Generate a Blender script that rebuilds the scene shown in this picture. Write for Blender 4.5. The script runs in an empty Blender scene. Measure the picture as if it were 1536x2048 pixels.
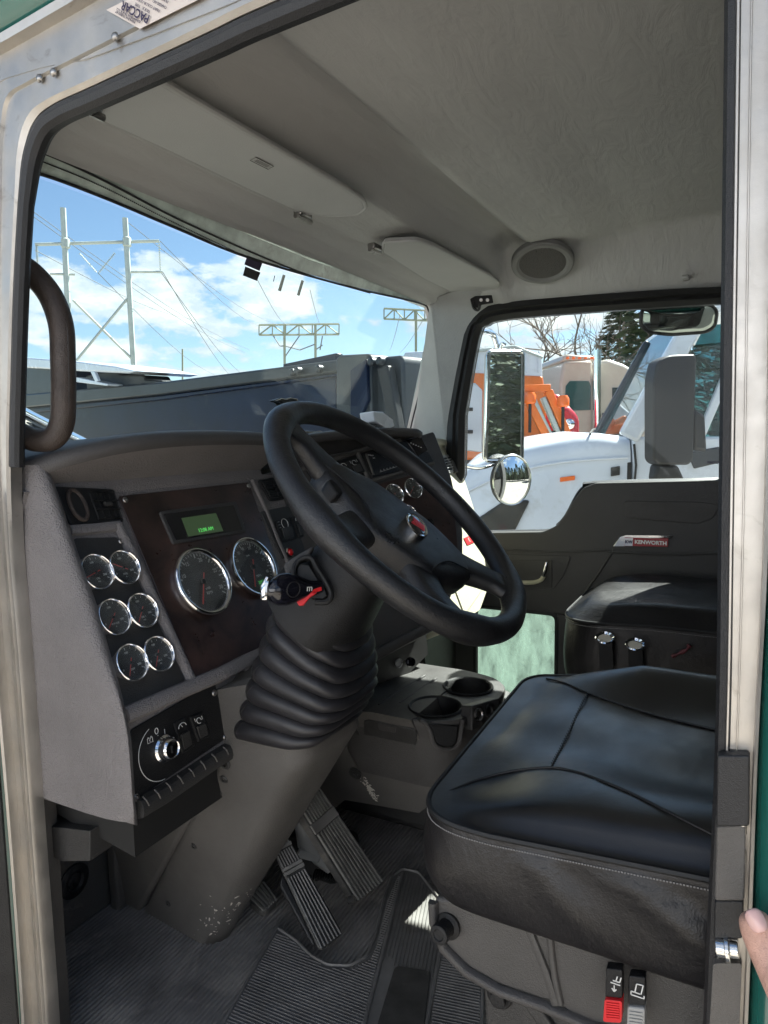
import bpy, bmesh, math, random
from mathutils import Vector, Matrix
random.seed(7)
V = Vector
C = bpy.context.scene.collection
PI = math.pi
# ------------------------------------------------------------------ camera
FPX, CX, CY = 1400.0, 768.0, 1024.0
def cr(px, py): return V(((px-CX)/FPX, (CY-py)/FPX, -1.0))
AX = cr(1505, 865).normalized()
AY = cr(-1915, 916); AY = (AY-AX*AX.dot(AY)).normalized()
AZ = AX.cross(AY)
ROT = Matrix((AX, AY, AZ))
CAM = V((-.65, 0, 1.0))
def H(px, py, n, d):
    """point of the plane n.p=d seen in that direction from where the photographer stood"""
    r = ROT @ cr(px, py); n = V(n); t = (d-n.dot(CAM))/n.dot(r); return CAM+r*t
def hx(x, px, py): return H(px, py, (1, 0, 0), x)
def hy(y, px, py): return H(px, py, (0, 1, 0), y)
def hz(z, px, py): return H(px, py, (0, 0, 1), z)
class Plane:
    def __init__(s, n, p):
        s.n = V(n).normalized(); s.p = V(p); s.d = s.n.dot(s.p)
    def __call__(s, px, py, lift=0): return H(px, py, s.n, s.d+lift)
cd = bpy.data.cameras.new('camera'); co = bpy.data.objects.new('camera', cd); C.objects.link(co)
cd.sensor_fit = 'VERTICAL'; cd.sensor_height = 36; cd.lens = 36*FPX/2048
cd.clip_start = .01; cd.clip_end = 6000
co.matrix_world = Matrix.Translation(CAM) @ ROT.to_4x4()
bpy.context.scene.camera = co
# ------------------------------------------------------------------ materials
def lin(c):
    return tuple(((v/255)/12.92 if v/255 <= .04045 else ((v/255+.055)/1.055)**2.4) for v in c)+(1,)
MATS = {}
def mat(name, col, rough=.5, metal=0, spec=.5, grain=0, gs=400, var=0, vs=8, rvar=0, coat=0, aniso=None, dirt=None, ds=6, dthr=.6, wrinkle=0, ws=20, emit=None, es=1, distort=.3, scratch=0, trans=0, brick=None, gdist=.0015):
    """procedural surface: grain = fine bump, var = slow colour change, dirt = colour that settles in patches, wrinkle = long soft creases"""
    m = bpy.data.materials.new(name); m.use_nodes = True; nt = m.node_tree; N = nt.nodes; L = nt.links
    b = N['Principled BSDF']; col = col if len(col) == 4 else col+(1,)
    b.inputs['Base Color'].default_value = col; b.inputs['Roughness'].default_value = rough
    b.inputs['Metallic'].default_value = metal; b.inputs['Specular IOR Level'].default_value = spec
    if coat: b.inputs['Coat Weight'].default_value = coat; b.inputs['Coat Roughness'].default_value = .08
    if trans: b.inputs['Transmission Weight'].default_value = trans
    tc = N.new('ShaderNodeTexCoord'); src = tc.outputs['Object']
    if aniso:
        mp = N.new('ShaderNodeMapping'); mp.inputs['Scale'].default_value = aniso; L.new(src, mp.inputs['Vector']); asrc = mp.outputs[0]
    else: asrc = src
    def noise(scale, s=None, det=4, rough_=.55, dist=0):
        n = N.new('ShaderNodeTexNoise'); n.inputs['Scale'].default_value = scale; n.inputs['Detail'].default_value = det
        n.inputs['Roughness'].default_value = rough_; n.inputs['Distortion'].default_value = dist
        L.new(s or src, n.inputs['Vector']); return n.outputs['Fac']
    def mr(s, a, b_, c, d):
        n = N.new('ShaderNodeMapRange'); L.new(s, n.inputs[0])
        for i, v in enumerate((a, b_, c, d)): n.inputs[i+1].default_value = v
        return n.outputs[0]
    colsock = None
    if var:
        mx = N.new('ShaderNodeMix'); mx.data_type = 'RGBA'; mx.blend_type = 'MULTIPLY'; mx.inputs[0].default_value = 1
        mx.inputs[6].default_value = col
        f = mr(noise(vs, asrc, 6, .62), .3, .7, 1-var, 1+var)
        cb = N.new('ShaderNodeCombineColor'); [L.new(f, cb.inputs[i]) for i in range(3)]
        L.new(cb.outputs[0], mx.inputs[7]); colsock = mx.outputs[2]
    if dirt:
        mx = N.new('ShaderNodeMix'); mx.data_type = 'RGBA'
        if colsock: L.new(colsock, mx.inputs[6])
        else: mx.inputs[6].default_value = col
        mx.inputs[7].default_value = dirt if len(dirt) == 4 else dirt+(1,)
        L.new(mr(noise(ds, src, 8, .65, distort), dthr, dthr+.16, 0, .8), mx.inputs[0]); colsock = mx.outputs[2]
    if colsock: L.new(colsock, b.inputs['Base Color'])
    if rvar:
        L.new(mr(noise(vs*2.3, asrc, 6, .65), .3, .7, max(.02, rough-rvar), min(1, rough+rvar)), b.inputs['Roughness'])
    last = None
    def bump(h, st, dist):
        nonlocal last
        n = N.new('ShaderNodeBump'); n.inputs['Strength'].default_value = st; n.inputs['Distance'].default_value = dist
        L.new(h, n.inputs['Height'])
        if last: L.new(last, n.inputs['Normal'])
        last = n.outputs[0]
    if wrinkle:
        bump(noise(ws, asrc, 5, .6, 1.2), wrinkle, .02)
    if grain:
        vo = N.new('ShaderNodeTexVoronoi'); vo.inputs['Scale'].default_value = gs; vo.feature = 'F1'; L.new(asrc, vo.inputs['Vector'])
        bump(vo.outputs['Distance'], grain, gdist)
        bump(noise(gs*.35, asrc, 3), grain*.6, gdist*2)
    if scratch:
        bump(noise(60, asrc, 8, .8), scratch, .001)
    if last: L.new(last, b.inputs['Normal'])
    if emit:
        b.inputs['Emission Color'].default_value = emit if len(emit) == 4 else emit+(1,); b.inputs['Emission Strength'].default_value = es
    MATS[name] = m; return m
def glassmat(name, tint=(.93, .97, .95), gloss=.08, dust_glare=0, dcol=(.6, .6, .58), dscale=18, smear=None):
    m = bpy.data.materials.new(name); m.use_nodes = True; nt = m.node_tree; N = nt.nodes; L = nt.links
    N.remove(N['Principled BSDF']); out = N['Material Output']
    t = N.new('ShaderNodeBsdfTransparent'); t.inputs[0].default_value = tint+(1,)
    g = N.new('ShaderNodeBsdfGlossy'); g.inputs['Roughness'].default_value = .02
    lw = N.new('ShaderNodeLayerWeight'); lw.inputs[0].default_value = .5
    pw = N.new('ShaderNodeMath'); pw.operation = 'POWER'; L.new(lw.outputs['Facing'], pw.inputs[0]); pw.inputs[1].default_value = 4.5
    fr = N.new('ShaderNodeMath'); fr.operation = 'MULTIPLY_ADD'; L.new(pw.outputs[0], fr.inputs[0]); fr.inputs[1].default_value = .8; fr.inputs[2].default_value = gloss*.4
    mx = N.new('ShaderNodeMixShader'); L.new(fr.outputs[0], mx.inputs[0]); L.new(t.outputs[0], mx.inputs[1]); L.new(g.outputs[0], mx.inputs[2])
    last = mx.outputs[0]
    if dust_glare:
        d1 = N.new('ShaderNodeBsdfDiffuse'); d1.inputs[0].default_value = dcol+(1,)
        d2 = N.new('ShaderNodeBsdfTranslucent'); d2.inputs[0].default_value = dcol+(1,)
        d = N.new('ShaderNodeMixShader'); L.new(d1.outputs[0], d.inputs[1]); L.new(d2.outputs[0], d.inputs[2])
        tc = N.new('ShaderNodeTexCoord'); mp = N.new('ShaderNodeMapping'); L.new(tc.outputs['Object'], mp.inputs[0])
        if smear: mp.inputs['Scale'].default_value = smear
        n1 = N.new('ShaderNodeTexNoise'); n1.inputs['Scale'].default_value = dscale; n1.inputs['Detail'].default_value = 9; n1.inputs['Roughness'].default_value = .7
        L.new(mp.outputs[0], n1.inputs['Vector'])
        r = N.new('ShaderNodeMapRange'); L.new(n1.outputs[0], r.inputs[0]); r.inputs[1].default_value = .35; r.inputs[2].default_value = .8
        r.inputs[3].default_value = dust_glare*.25; r.inputs[4].default_value = dust_glare*1.9
        m2 = N.new('ShaderNodeMixShader'); L.new(r.outputs[0], m2.inputs[0]); L.new(last, m2.inputs[1]); L.new(d.outputs[0], m2.inputs[2]); last = m2.outputs[0]
    L.new(last, out.inputs[0]); MATS[name] = m; return m
# ------------------------------------------------------------------ mesh building
class MB:
    def __init__(s): s.v = []; s.f = []
    def add(s, vs, fs):
        o = len(s.v); s.v += [V(v) for v in vs]; s.f += [tuple(i+o for i in f) for f in fs]; return s
    def prism(s, pts, vec):
        vec = V(vec); n = len(pts); pts = [V(p) for p in pts]
        return s.add(pts+[p+vec for p in pts], [tuple(range(n))[::-1], tuple(range(n, 2*n))]+[(i, (i+1) % n, n+(i+1) % n, n+i) for i in range(n)])
    def box(s, c, sz, ax=None):
        c = V(c); ax = ax or (V((1, 0, 0)), V((0, 1, 0)), V((0, 0, 1)))
        e = [V(ax[i])*sz[i]*.5 for i in range(3)]
        p = [c+e[0]*a+e[1]*b+e[2]*d for a in (-1, 1) for b in (-1, 1) for d in (-1, 1)]
        return s.add(p, [(0, 1, 3, 2), (4, 6, 7, 5), (0, 4, 5, 1), (2, 3, 7, 6), (0, 2, 6, 4), (1, 5, 7, 3)])
    def bar(s, a, b, w, h, up=(0, 0, 1)):
        a = V(a); b = V(b); d = b-a; l = d.length; d.normalize(); u = V(up); x = d.cross(u)
        if x.length < 1e-4: x = d.cross(V((1, 0, 0)))
        x.normalize(); u = x.cross(d); return s.box((a+b)/2, (l, w, h), (d, x, u))
    def loft(s, loops, closed=True, caps=True):
        n = len(loops[0]); o = []
        for l in loops: o += list(l)
        f = []
        for k in range(len(loops)-1):
            for i in range(n if closed else n-1):
                j = (i+1) % n; f.append((k*n+i, k*n+j, (k+1)*n+j, (k+1)*n+i))
        if caps and closed: f += [tuple(range(n))[::-1], tuple((len(loops)-1)*n+i for i in range(n))]
        return s.add(o, f)
    def tube(s, path, r, seg=10, closed=False, flat=1.0, ref=None):
        path = [V(p) for p in path]; n = len(path); loops = []
        prev = V(ref) if ref else None
        for i, p in enumerate(path):
            t = (path[(i+1) % n]-path[i-1]) if closed else (path[min(i+1, n-1)]-path[max(i-1, 0)])
            t.normalize()
            if prev is None:
                prev = t.cross(V((0, 0, 1)));
                if prev.length < .1: prev = t.cross(V((1, 0, 0)))
            x = prev-t*prev.dot(t); x.normalize(); y = t.cross(x); prev = x
            rr = r[i] if isinstance(r, (list, tuple)) else r
            loops.append([p+x*rr*math.cos(a*2*PI/seg)+y*rr*flat*math.sin(a*2*PI/seg) for a in range(seg)])
        if closed:
            loops.append(loops[0]); return s.loft(loops, caps=False)
        return s.loft(loops)
    def lathe(s, prof, o, axis, seg=40, x=None, caps=True):
        o = V(o); z = V(axis).normalized(); xx = V(x) if x else z.cross(V((0, 0, 1)))
        if xx.length < 1e-3: xx = z.cross(V((1, 0, 0)))
        xx = (xx-z*xx.dot(z)).normalized(); y = z.cross(xx)
        return s.loft([[o+z*h+(xx*math.cos(a*2*PI/seg)+y*math.sin(a*2*PI/seg))*max(r, 1e-5) for a in range(seg)] for r, h in prof], caps=caps)
    def sphere(s, c, r, seg=16, sc=(1, 1, 1)):
        c = V(c); lo = []
        for i in range(1, seg//2):
            t = i*PI/(seg//2)
            lo.append([c+V((r*math.sin(t)*math.cos(a*2*PI/seg)*sc[0], r*math.sin(t)*math.sin(a*2*PI/seg)*sc[1], r*math.cos(t)*sc[2])) for a in range(seg)])
        return s.loft(lo)
    def grid(s, fn, nu, nv, thick=None):
        o = [V(fn(i/nu, j/nv)) for j in range(nv+1) for i in range(nu+1)]
        return s.add(o, [(j*(nu+1)+i, j*(nu+1)+i+1, (j+1)*(nu+1)+i+1, (j+1)*(nu+1)+i) for j in range(nv) for i in range(nu)])
def rnd(pts, r, seg=5):
    """round the corners of a polygon in space"""
    out = []; n = len(pts); pts = [V(p) for p in pts]
    for i in range(n):
        p = pts[i]; a = pts[i-1]; b = pts[(i+1) % n]; rr = r[i] if isinstance(r, (list, tuple)) else r
        da = a-p; db = b-p; k = min(rr, da.length*.48, db.length*.48)
        if k < 1e-5: out.append(p); continue
        A = p+da.normalized()*k; B = p+db.normalized()*k
        for j in range(seg+1):
            t = j/seg; out.append(A*(1-t)**2+p*(2*t*(1-t))+B*t*t)
    return out
def smooth_path(pts, sub=8, closed=False):
    pts = [V(p) for p in pts]; n = len(pts); out = []
    for i in range(n if closed else n-1):
        p0 = pts[i-1] if (closed or i > 0) else pts[0]*2-pts[1]; p1 = pts[i]; p2 = pts[(i+1) % n]
        p3 = pts[(i+2) % n] if (closed or i+2 < n) else p2*2-p1
        for j in range(sub):
            t = j/sub
            out.append(.5*((2*p1)+(p2-p0)*t+(2*p0-5*p1+4*p2-p3)*t*t+(3*p1-p0-3*p2+p3)*t**3))
    if not closed: out.append(pts[-1])
    return out
LOC = {}
def tag(o, label=None, cat=None, group=None, kind=None):
    if label: o['label'] = label
    if cat: o['category'] = cat
    if group: o['group'] = group
    if kind: o['kind'] = kind
    return o
def thing(name, label, cat, loc=(0, 0, 0), group=None):
    o = bpy.data.objects.new(name, None); C.objects.link(o); o.location = loc; o.empty_display_size = .05
    LOC[o.name] = V(loc); return tag(o, label, cat, group, 'thing')
def build(mb, name, m, parent=None, smooth=True, bevel=0, seg=2, sub=0, ang=35, label=None, cat=None, group=None, kind=None, solid=0, weld=False):
    me = bpy.data.meshes.new(name)
    if parent is not None: off = LOC[parent.name]
    elif kind in ('structure', 'stuff'): off = V((0, 0, 0))
    else:
        off = V((0, 0, 0))
        for v in mb.v: off += v
        off /= max(1, len(mb.v)); off.z = min(v.z for v in mb.v)
    me.from_pydata([v-off for v in mb.v], [], mb.f); me.update()
    bm = bmesh.new(); bm.from_mesh(me)
    if weld: bmesh.ops.remove_doubles(bm, verts=bm.verts, dist=1e-5)
    bmesh.ops.recalc_face_normals(bm, faces=bm.faces); bm.to_mesh(me); bm.free()
    if smooth:
        for p in me.polygons: p.use_smooth = True
        me.set_sharp_from_angle(angle=math.radians(ang))
    me.materials.append(m if not isinstance(m, str) else MATS[m])
    o = bpy.data.objects.new(name, me); C.objects.link(o)
    LOC[o.name] = off
    if parent is not None: o.parent = parent
    else: o.location = off
    if solid: md = o.modifiers.new('solid', 'SOLIDIFY'); md.thickness = solid; md.offset = 0
    if sub: md = o.modifiers.new('sub', 'SUBSURF'); md.levels = sub; md.render_levels = sub
    if bevel:
        md = o.modifiers.new('bevel', 'BEVEL'); md.width = bevel; md.segments = seg; md.limit_method = 'ANGLE'; md.angle_limit = math.radians(30)
        md.harden_normals = False
    return tag(o, label, cat, group, kind or ('thing' if cat else None))
def plate(name, px, pl, thick, m, parent=None, r=0, lift=0, bevel=0, **k):
    """a plate of real thickness lying on the plane pl"""
    pts = [pl(a, b, lift) for a, b in px]
    if r: pts = rnd(pts, r)
    return build(MB().prism(pts, -pl.n*thick), name, m, parent, bevel=bevel, **k)
def text(s, size, o, xd, yd, m, parent, name='lettering', depth=.0004, align='CENTER', shear=0, kw=None, bold=0):
    cu = bpy.data.curves.new('t', 'FONT'); cu.body = s; cu.size = size; cu.extrude = depth; cu.align_x = align; cu.align_y = 'CENTER'; cu.shear = shear
    cu.offset = bold; cu.resolution_u = 3
    ob = bpy.data.objects.new('t', cu); C.objects.link(ob); bpy.context.view_layer.update()
    me = bpy.data.meshes.new_from_object(ob.evaluated_get(bpy.context.evaluated_depsgraph_get())); bpy.data.objects.remove(ob); bpy.data.curves.remove(cu)
    xd = V(xd).normalized(); yd = V(yd); yd = (yd-xd*yd.dot(xd)).normalized(); zd = xd.cross(yd)
    off = LOC[parent.name] if parent is not None else V((0, 0, 0))
    for v in me.vertices:
        c = v.co.copy(); v.co = V(o)+xd*c.x+yd*c.y+zd*c.z-off
    me.name = name; me.materials.clear(); me.materials.append(MATS[m] if isinstance(m, str) else m)
    for p in me.polygons: p.material_index = 0
    ob = bpy.data.objects.new(name, me); C.objects.link(ob); LOC[ob.name] = off
    if parent is not None: ob.parent = parent
    return ob
from mathutils.bvhtree import BVHTree
def surf(o):
    """a function that finds where a line of sight meets the mesh o, and the surface normal there"""
    off = LOC[o.name] if o.name in LOC else V((0, 0, 0))
    t = BVHTree.FromPolygons([v.co+off for v in o.data.vertices], [tuple(p.vertices) for p in o.data.polygons])
    def f(px, py):
        r = (ROT @ cr(px, py)).normalized(); p, n, i, d = t.ray_cast(CAM, r)
        if p is None: return None, None
        return p, (n if n.dot(r) < 0 else -n)
    return f
def absorb(o, mb, m):
    """marks on a surface: they stay in the mesh of their part, with a material of their own"""
    off = LOC[o.name]; bm = bmesh.new(); bm.from_mesh(o.data); o.data.materials.append(MATS[m]); k = len(o.data.materials)-1
    vs = [bm.verts.new(v-off) for v in mb.v]
    for f in mb.f:
        try: bm.faces.new([vs[i] for i in f]).material_index = k
        except ValueError: pass
    bm.to_mesh(o.data); bm.free()
# ------------------------------------------------------------------ palette
mat('aluminium', (.46, .435, .40), .42, .9, var=.12, vs=9, rvar=.12, scratch=.35, aniso=(1, 1, 1), dirt=(.16, .13, .1), ds=14, dthr=.62, distort=1)
mat('bright_metal', (.8, .8, .78), .16, 1, rvar=.08, vs=30)
mat('steel', (.35, .34, .33), .35, 1, var=.2, vs=20, rvar=.15)
mat('rubber', (.012, .012, .013), .48, grain=.3, gs=900, var=.15, vs=20)
mat('black_plastic', (.010, .010, .0105), .45, spec=.35, grain=.35, gs=1200, var=.2, vs=14, rvar=.08)
mat('gloss_black', (.006, .006, .01), .12, coat=.4)
mat('dash_grey', (.185, .170, .166), .6, grain=.9, gs=420, var=.13, vs=6, rvar=.06, dirt=(.2, .18, .16), ds=9, dthr=.68)
mat('dash_dark', (.05, .047, .045), .52, grain=.4, gs=700, var=.15, vs=8, rvar=.08)
mat('trim_dark', (.03, .029, .028), .5, grain=.35, gs=800, var=.25, vs=9, rvar=.1, dirt=(.07, .06, .055), ds=13, dthr=.66)
mat('shroud_grey', (.088, .082, .075), .55, grain=.35, gs=800, var=.14, vs=7, rvar=.08, dirt=(.11, .1, .085), ds=5, dthr=.6)
mat('headliner', (.46, .458, .452), .72, grain=.2, gs=900, var=.05, vs=4, wrinkle=.2, ws=9, aniso=(1, 3.2, 1))
mat('visor_vinyl', (.41, .41, .405), .6, grain=.25, gs=1000, var=.05, vs=5)
mat('pillar_vinyl', (.36, .36, .35), .7, grain=.5, gs=500, var=.1, vs=5)
mat('door_vinyl', (.05, .048, .047), .6, grain=.3, gs=700, var=.12, vs=4)
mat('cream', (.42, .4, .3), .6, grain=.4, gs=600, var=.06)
mat('leather', (.014, .013, .0125), .34, spec=.7, grain=.12, gs=520, gdist=.0005, var=.25, vs=5, rvar=.06, wrinkle=.05, ws=5, aniso=(1, 1.7, 1))
mat('leather_dark', (.010, .009, .0095), .42, spec=.4, grain=.3, gs=480, gdist=.0008, var=.3, vs=4, rvar=.1, wrinkle=.28, ws=6)
mat('brow_grey', (.075, .07, .068), .55, grain=.4, gs=700, var=.12, vs=8)
mat('stitch', (.22, .21, .2), .8)
mat('seam', (.01, .01, .01), .6)
mat('wheel_leather', (.013, .013, .014), .37, spec=.55, grain=.3, gs=700, var=.3, vs=10, rvar=.12, dirt=(.03, .025, .02), ds=18, dthr=.58)
mat('boot_rubber', (.02, .019, .021), .43, grain=.15, gs=900, var=.25, vs=12, rvar=.12, dirt=(.06, .055, .05), ds=20, dthr=.68)
mat('floor_rubber', (.2, .19, .18), .5, var=.4, vs=7, rvar=.18, dirt=(.36, .335, .30), ds=6, dthr=.5, distort=1)
mat('mat_rubber', (.16, .153, .145), .55, var=.3, vs=9, rvar=.12, dirt=(.12, .105, .09), ds=10, dthr=.55, distort=1)
mat('chip', (.5, .46, .4), .8)
mat('chrome', (.9, .9, .9), .06, 1, rvar=.03, vs=25)
mat('dial', (.008, .009, .01), .35)
mat('dial_print', (.6, .62, .6), .5)
mat('icon_white', (.6, .6, .58), .6)
mat('needle', (.8, .06, .05), .5)
mat('red_plastic', (.6, .02, .025), .35)
mat('red_lens', (.5, .01, .012), .15, coat=.6)
mat('grey_plastic', (.3, .3, .29), .5)
mat('lcd', (.032, .05, .026), .3, emit=(.026, .045, .02), es=.2)
mat('pedal_rubber', (.05, .048, .045), .5, grain=.3, gs=900, var=.3, vs=20, dirt=(.15, .14, .12), ds=30, dthr=.55)
mat('pedal_tread', (.16, .155, .145), .45, var=.3, vs=30)
mat('base_grey', (.058, .055, .052), .5, grain=.3, gs=800, var=.15, vs=6)
mat('worn_rubber', (.06, .057, .053), .5, var=.4, vs=20, dirt=(.16, .15, .13), ds=25, dthr=.6)
mat('letter_white', (.8, .8, .78), .4)
mat('badge_red', (.3, .006, .012), .35)
mat('speaker_ring', (.22, .22, .215), .7, grain=.3, gs=900)
mat('mirror_black', (.008, .008, .01), .45)
mat('dial_green', (.008, .012, .008), .3)
mat('lcd_text', (.05, .3, .06), .3, emit=(.06, .35, .07), es=.35)
mat('paper', (.62, .55, .5), .7, var=.08)
mat('ink', (.03, .02, .06), .6)
mat('green_paint', (.01, .105, .085), .18, coat=.8, var=.05)
mat('mirror', (.88, .9, .9), .015, 1)
mat('mirror_dim', (.3, .34, .32), .05, 1)
mat('white_paint', (.66, .70, .77), .25, coat=.5, var=.07, vs=1.5, rvar=.08, dirt=(.42, .42, .40), ds=2.2, dthr=.6)
mat('navy_paint', (.003, .010, .034), .3, spec=.18, var=.35, vs=1.2, dirt=(.03, .04, .055), ds=1.5, dthr=.6)
mat('dark_steel', (.022, .028, .036), .4, var=.3, vs=2)
mat('orange_paint', (.75, .17, .02), .3, coat=.3, var=.08)
mat('red_paint', (.42, .01, .025), .25, coat=.5)
mat('tan_paint', (.45, .4, .33), .35, coat=.3, var=.05)
mat('amber', (.85, .16, .02), .2, coat=.5)
mat('galvanised', (.42, .46, .44), .45, .35, var=.15, vs=1)
mat('lattice', (.25, .27, .2), .7)
mat('wire', (.12, .13, .14), .6)
mat('bark', (.16, .13, .11), .9, var=.3, vs=4)
mat('pine', (.045, .07, .03), .85, var=.4, vs=2)
mat('gravel', (.27, .25, .22), .9, var=.25, vs=.6, grain=.8, gs=30, dirt=(.16, .15, .13), ds=.4, dthr=.5)
mat('tyre', (.02, .02, .02), .8, var=.2)
mat('skin', (.60, .35, .27), .45, var=.16, vs=60, grain=.3, gs=1200, wrinkle=.25, ws=120)
mat('nail', (.7, .44, .4), .25, coat=.3)
mat('wood_panel', (.042, .023, .019), .33, coat=.15, var=.65, vs=11, rvar=.08, aniso=(1, 1, 1.3), dirt=(.012, .007, .007), ds=9, dthr=.52, distort=2.5)
glassmat('windshield_glass', (.9, .96, .96), gloss=.02, dust_glare=.003, dcol=(.7, .75, .78))
glassmat('side_glass', (.88, .93, .93), gloss=.015, dust_glare=.004, dcol=(.8, .8, .78))
glassmat('dirty_glass', (.88, .97, .94), dust_glare=.34, dcol=(.36, .50, .43), dscale=9, smear=(1, 2, .7))
glassmat('gauge_glass', (.95, .95, .95), gloss=.22, dust_glare=.10, dcol=(.6, .65, .66), dscale=30)  # pale film over the dials, painted in for sky glare
glassmat('truck_glass', (.22, .42, .46), dust_glare=.05, dcol=(.3, .55, .55), dscale=1.5)
# ------------------------------------------------------------------ sky, sun, ground
sc = bpy.context.scene
w = bpy.data.worlds.new('World'); sc.world = w; w.use_nodes = True; nt = w.node_tree; N = nt.nodes; L = nt.links
SUN = V((.78, -.30, .92)).normalized()
SUN_EL = math.asin(SUN.z); SUN_ROT = math.atan2(SUN.x, SUN.y)
sky = N.new('ShaderNodeTexSky'); sky.sky_type = 'NISHITA'; sky.sun_disc = False
sky.sun_elevation = SUN_EL; sky.sun_rotation = SUN_ROT; sky.air_density = 1.0; sky.dust_density = .2; sky.ozone_density = 2.2
tc = N.new('ShaderNodeTexCoord'); GEN = tc.outputs['Generated']
def vm(op, a, b=None):
    n = N.new('ShaderNodeVectorMath'); n.operation = op
    for i, s in enumerate((a, b)):
        if s is None: continue
        if isinstance(s, (tuple, Vector)): n.inputs[i].default_value = tuple(s)
        else: L.new(s, n.inputs[i])
    return n
def mth(op, *a):
    n = N.new('ShaderNodeMath'); n.operation = op
    for i, s in enumerate(a):
        if isinstance(s, (int, float)): n.inputs[i].default_value = s
        else: L.new(s, n.inputs[i])
    return n.outputs[0]
nd = vm('NORMALIZE', GEN).outputs[0]
mp = N.new('ShaderNodeMapping'); mp.inputs['Scale'].default_value = (7, 7, 15); L.new(nd, mp.inputs[0])
ns = N.new('ShaderNodeTexNoise'); ns.inputs['Scale'].default_value = 1.5; ns.inputs['Detail'].default_value = 9; ns.inputs['Roughness'].default_value = .56; L.new(mp.outputs[0], ns.inputs['Vector'])
ns2 = N.new('ShaderNodeTexNoise'); ns2.inputs['Scale'].default_value = 5; ns2.inputs['Detail'].default_value = 8; ns2.inputs['Roughness'].default_value = .6; L.new(mp.outputs[0], ns2.inputs['Vector'])
def skydir(px, py): return (ROT @ cr(px, py)).normalized()
# cumulus banks: each a flattened heap somewhere on the sky, its edge broken up by noise
banks = [((480, 612), .135, .055), ((560, 575), .075, .05), ((330, 600), .12, .06), ((180, 590), .11, .04), ((430, 650), .13, .035), ((430, 700), .12, .022), ((150, 705), .12, .026),
         ((80, 600), .06, .035), ((560, 690), .07, .012), ((350, 742), .1, .014), ((620, 655), .05, .008), ((0, 640), .1, .03),
         ((1010, 650), .11, .035), ((1120, 640), .10, .03), ((1250, 640), .10, .03), ((1090, 700), .07, .012), ((1350, 620), .09, .02), ((590, 600), .06, .04)]
for az_, el_, rw_, rh_ in ((-.5, .55, .3, .16), (-.1, .75, .35, .2), (.35, .6, .3, .15), (.1, .42, .25, .1), (-.9, .4, .3, .13), (-.8, .95, .35, .25), (.9, .9, .4, .25), (2.6, .5, .4, .2), (3.1, .8, .4, .25), (-2.6, .55, .4, .2), (3.3, .35, .3, .12), (2.0, .7, .35, .2), (-1.7, .6, .35, .2)):  # further banks out of view, added to whiten seat reflections and cab fill
    banks.append((V((math.cos(el_)*math.cos(az_), math.cos(el_)*math.sin(az_), math.sin(el_))), rw_, rh_))
for k in range(0):
    banks.append(((random.uniform(1, 6.28), random.uniform(.12, .7)), random.uniform(.12, .3), random.uniform(.04, .09)))
dens = None
for i, (c, rw, rh) in enumerate(banks):
    if isinstance(c, Vector): d0 = c
    elif i < 18: d0 = skydir(*c)
    else:
        az, el = c; az = az+math.atan2(AX.y, AX.x); d0 = V((math.cos(el)*math.cos(az+1.9), math.cos(el)*math.sin(az+1.9), math.sin(el)))
        d0 = V((-abs(d0.x), d0.y, d0.z)) if i % 2 else V((d0.x, -abs(d0.y)-.2, d0.z)).normalized()
    df = vm('SUBTRACT', nd, d0).outputs[0]
    s = V((1/rw, 1/rw, 1/rh)); q = vm('LENGTH', vm('MULTIPLY', df, s).outputs[0]).outputs['Value']
    q = mth('SUBTRACT', 1, q)
    dens = q if dens is None else mth('SMOOTH_MAX', dens, q, .15)
dn = mth('ADD', mth('MAXIMUM', dens, -1.2), mth('MULTIPLY', mth('SUBTRACT', ns.outputs[0], .52), 4.2))
def mrange(s, a, b, c, d, sm=True):
    n = N.new('ShaderNodeMapRange'); n.interpolation_type = 'SMOOTHSTEP' if sm else 'LINEAR'; L.new(s, n.inputs[0])
    for i, v in enumerate((a, b, c, d)): n.inputs[i+1].default_value = v
    return n.outputs[0]
mask = mrange(dn, .05, .40, 0, 1)
body = mrange(mth('ADD', dn, mth('MULTIPLY', mth('SUBTRACT', ns2.outputs[0], .5), 2.2)), .2, 1.5, 0, 1)
cm = N.new('ShaderNodeMix'); cm.data_type = 'RGBA'; L.new(body, cm.inputs[0])
CL = 7.4
cm.inputs[6].default_value = (CL*.70, CL*.77, CL*.86, 1); cm.inputs[7].default_value = (CL*1.1, CL*1.09, CL*1.05, 1)
mx = N.new('ShaderNodeMix'); mx.data_type = 'RGBA'; L.new(mask, mx.inputs[0]); L.new(sky.outputs[0], mx.inputs[6]); L.new(cm.outputs[2], mx.inputs[7])
bg = N['Background']; L.new(mx.outputs[2], bg.inputs[0]); bg.inputs[1].default_value = .038
sl = bpy.data.lights.new('sun', 'SUN'); sl.energy = 5; sl.angle = math.radians(.5); sl.color = (1, .95, .87)
so = bpy.data.objects.new('sun', sl); C.objects.link(so); so.rotation_mode = 'QUATERNION'; so.rotation_quaternion = SUN.to_track_quat('Z', 'Y'); so.location = SUN*60
sc.view_settings.view_transform = 'Standard'; sc.view_settings.look = 'None'; sc.view_settings.gamma = 1; sc.view_settings.exposure = 2.25
GZ = -1.35
g = MB().grid(lambda u, v: ((u-.5)*3000, (v-.5)*3000, GZ), 60, 60)
build(g, 'ground', 'gravel', kind='structure', smooth=False)
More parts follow.
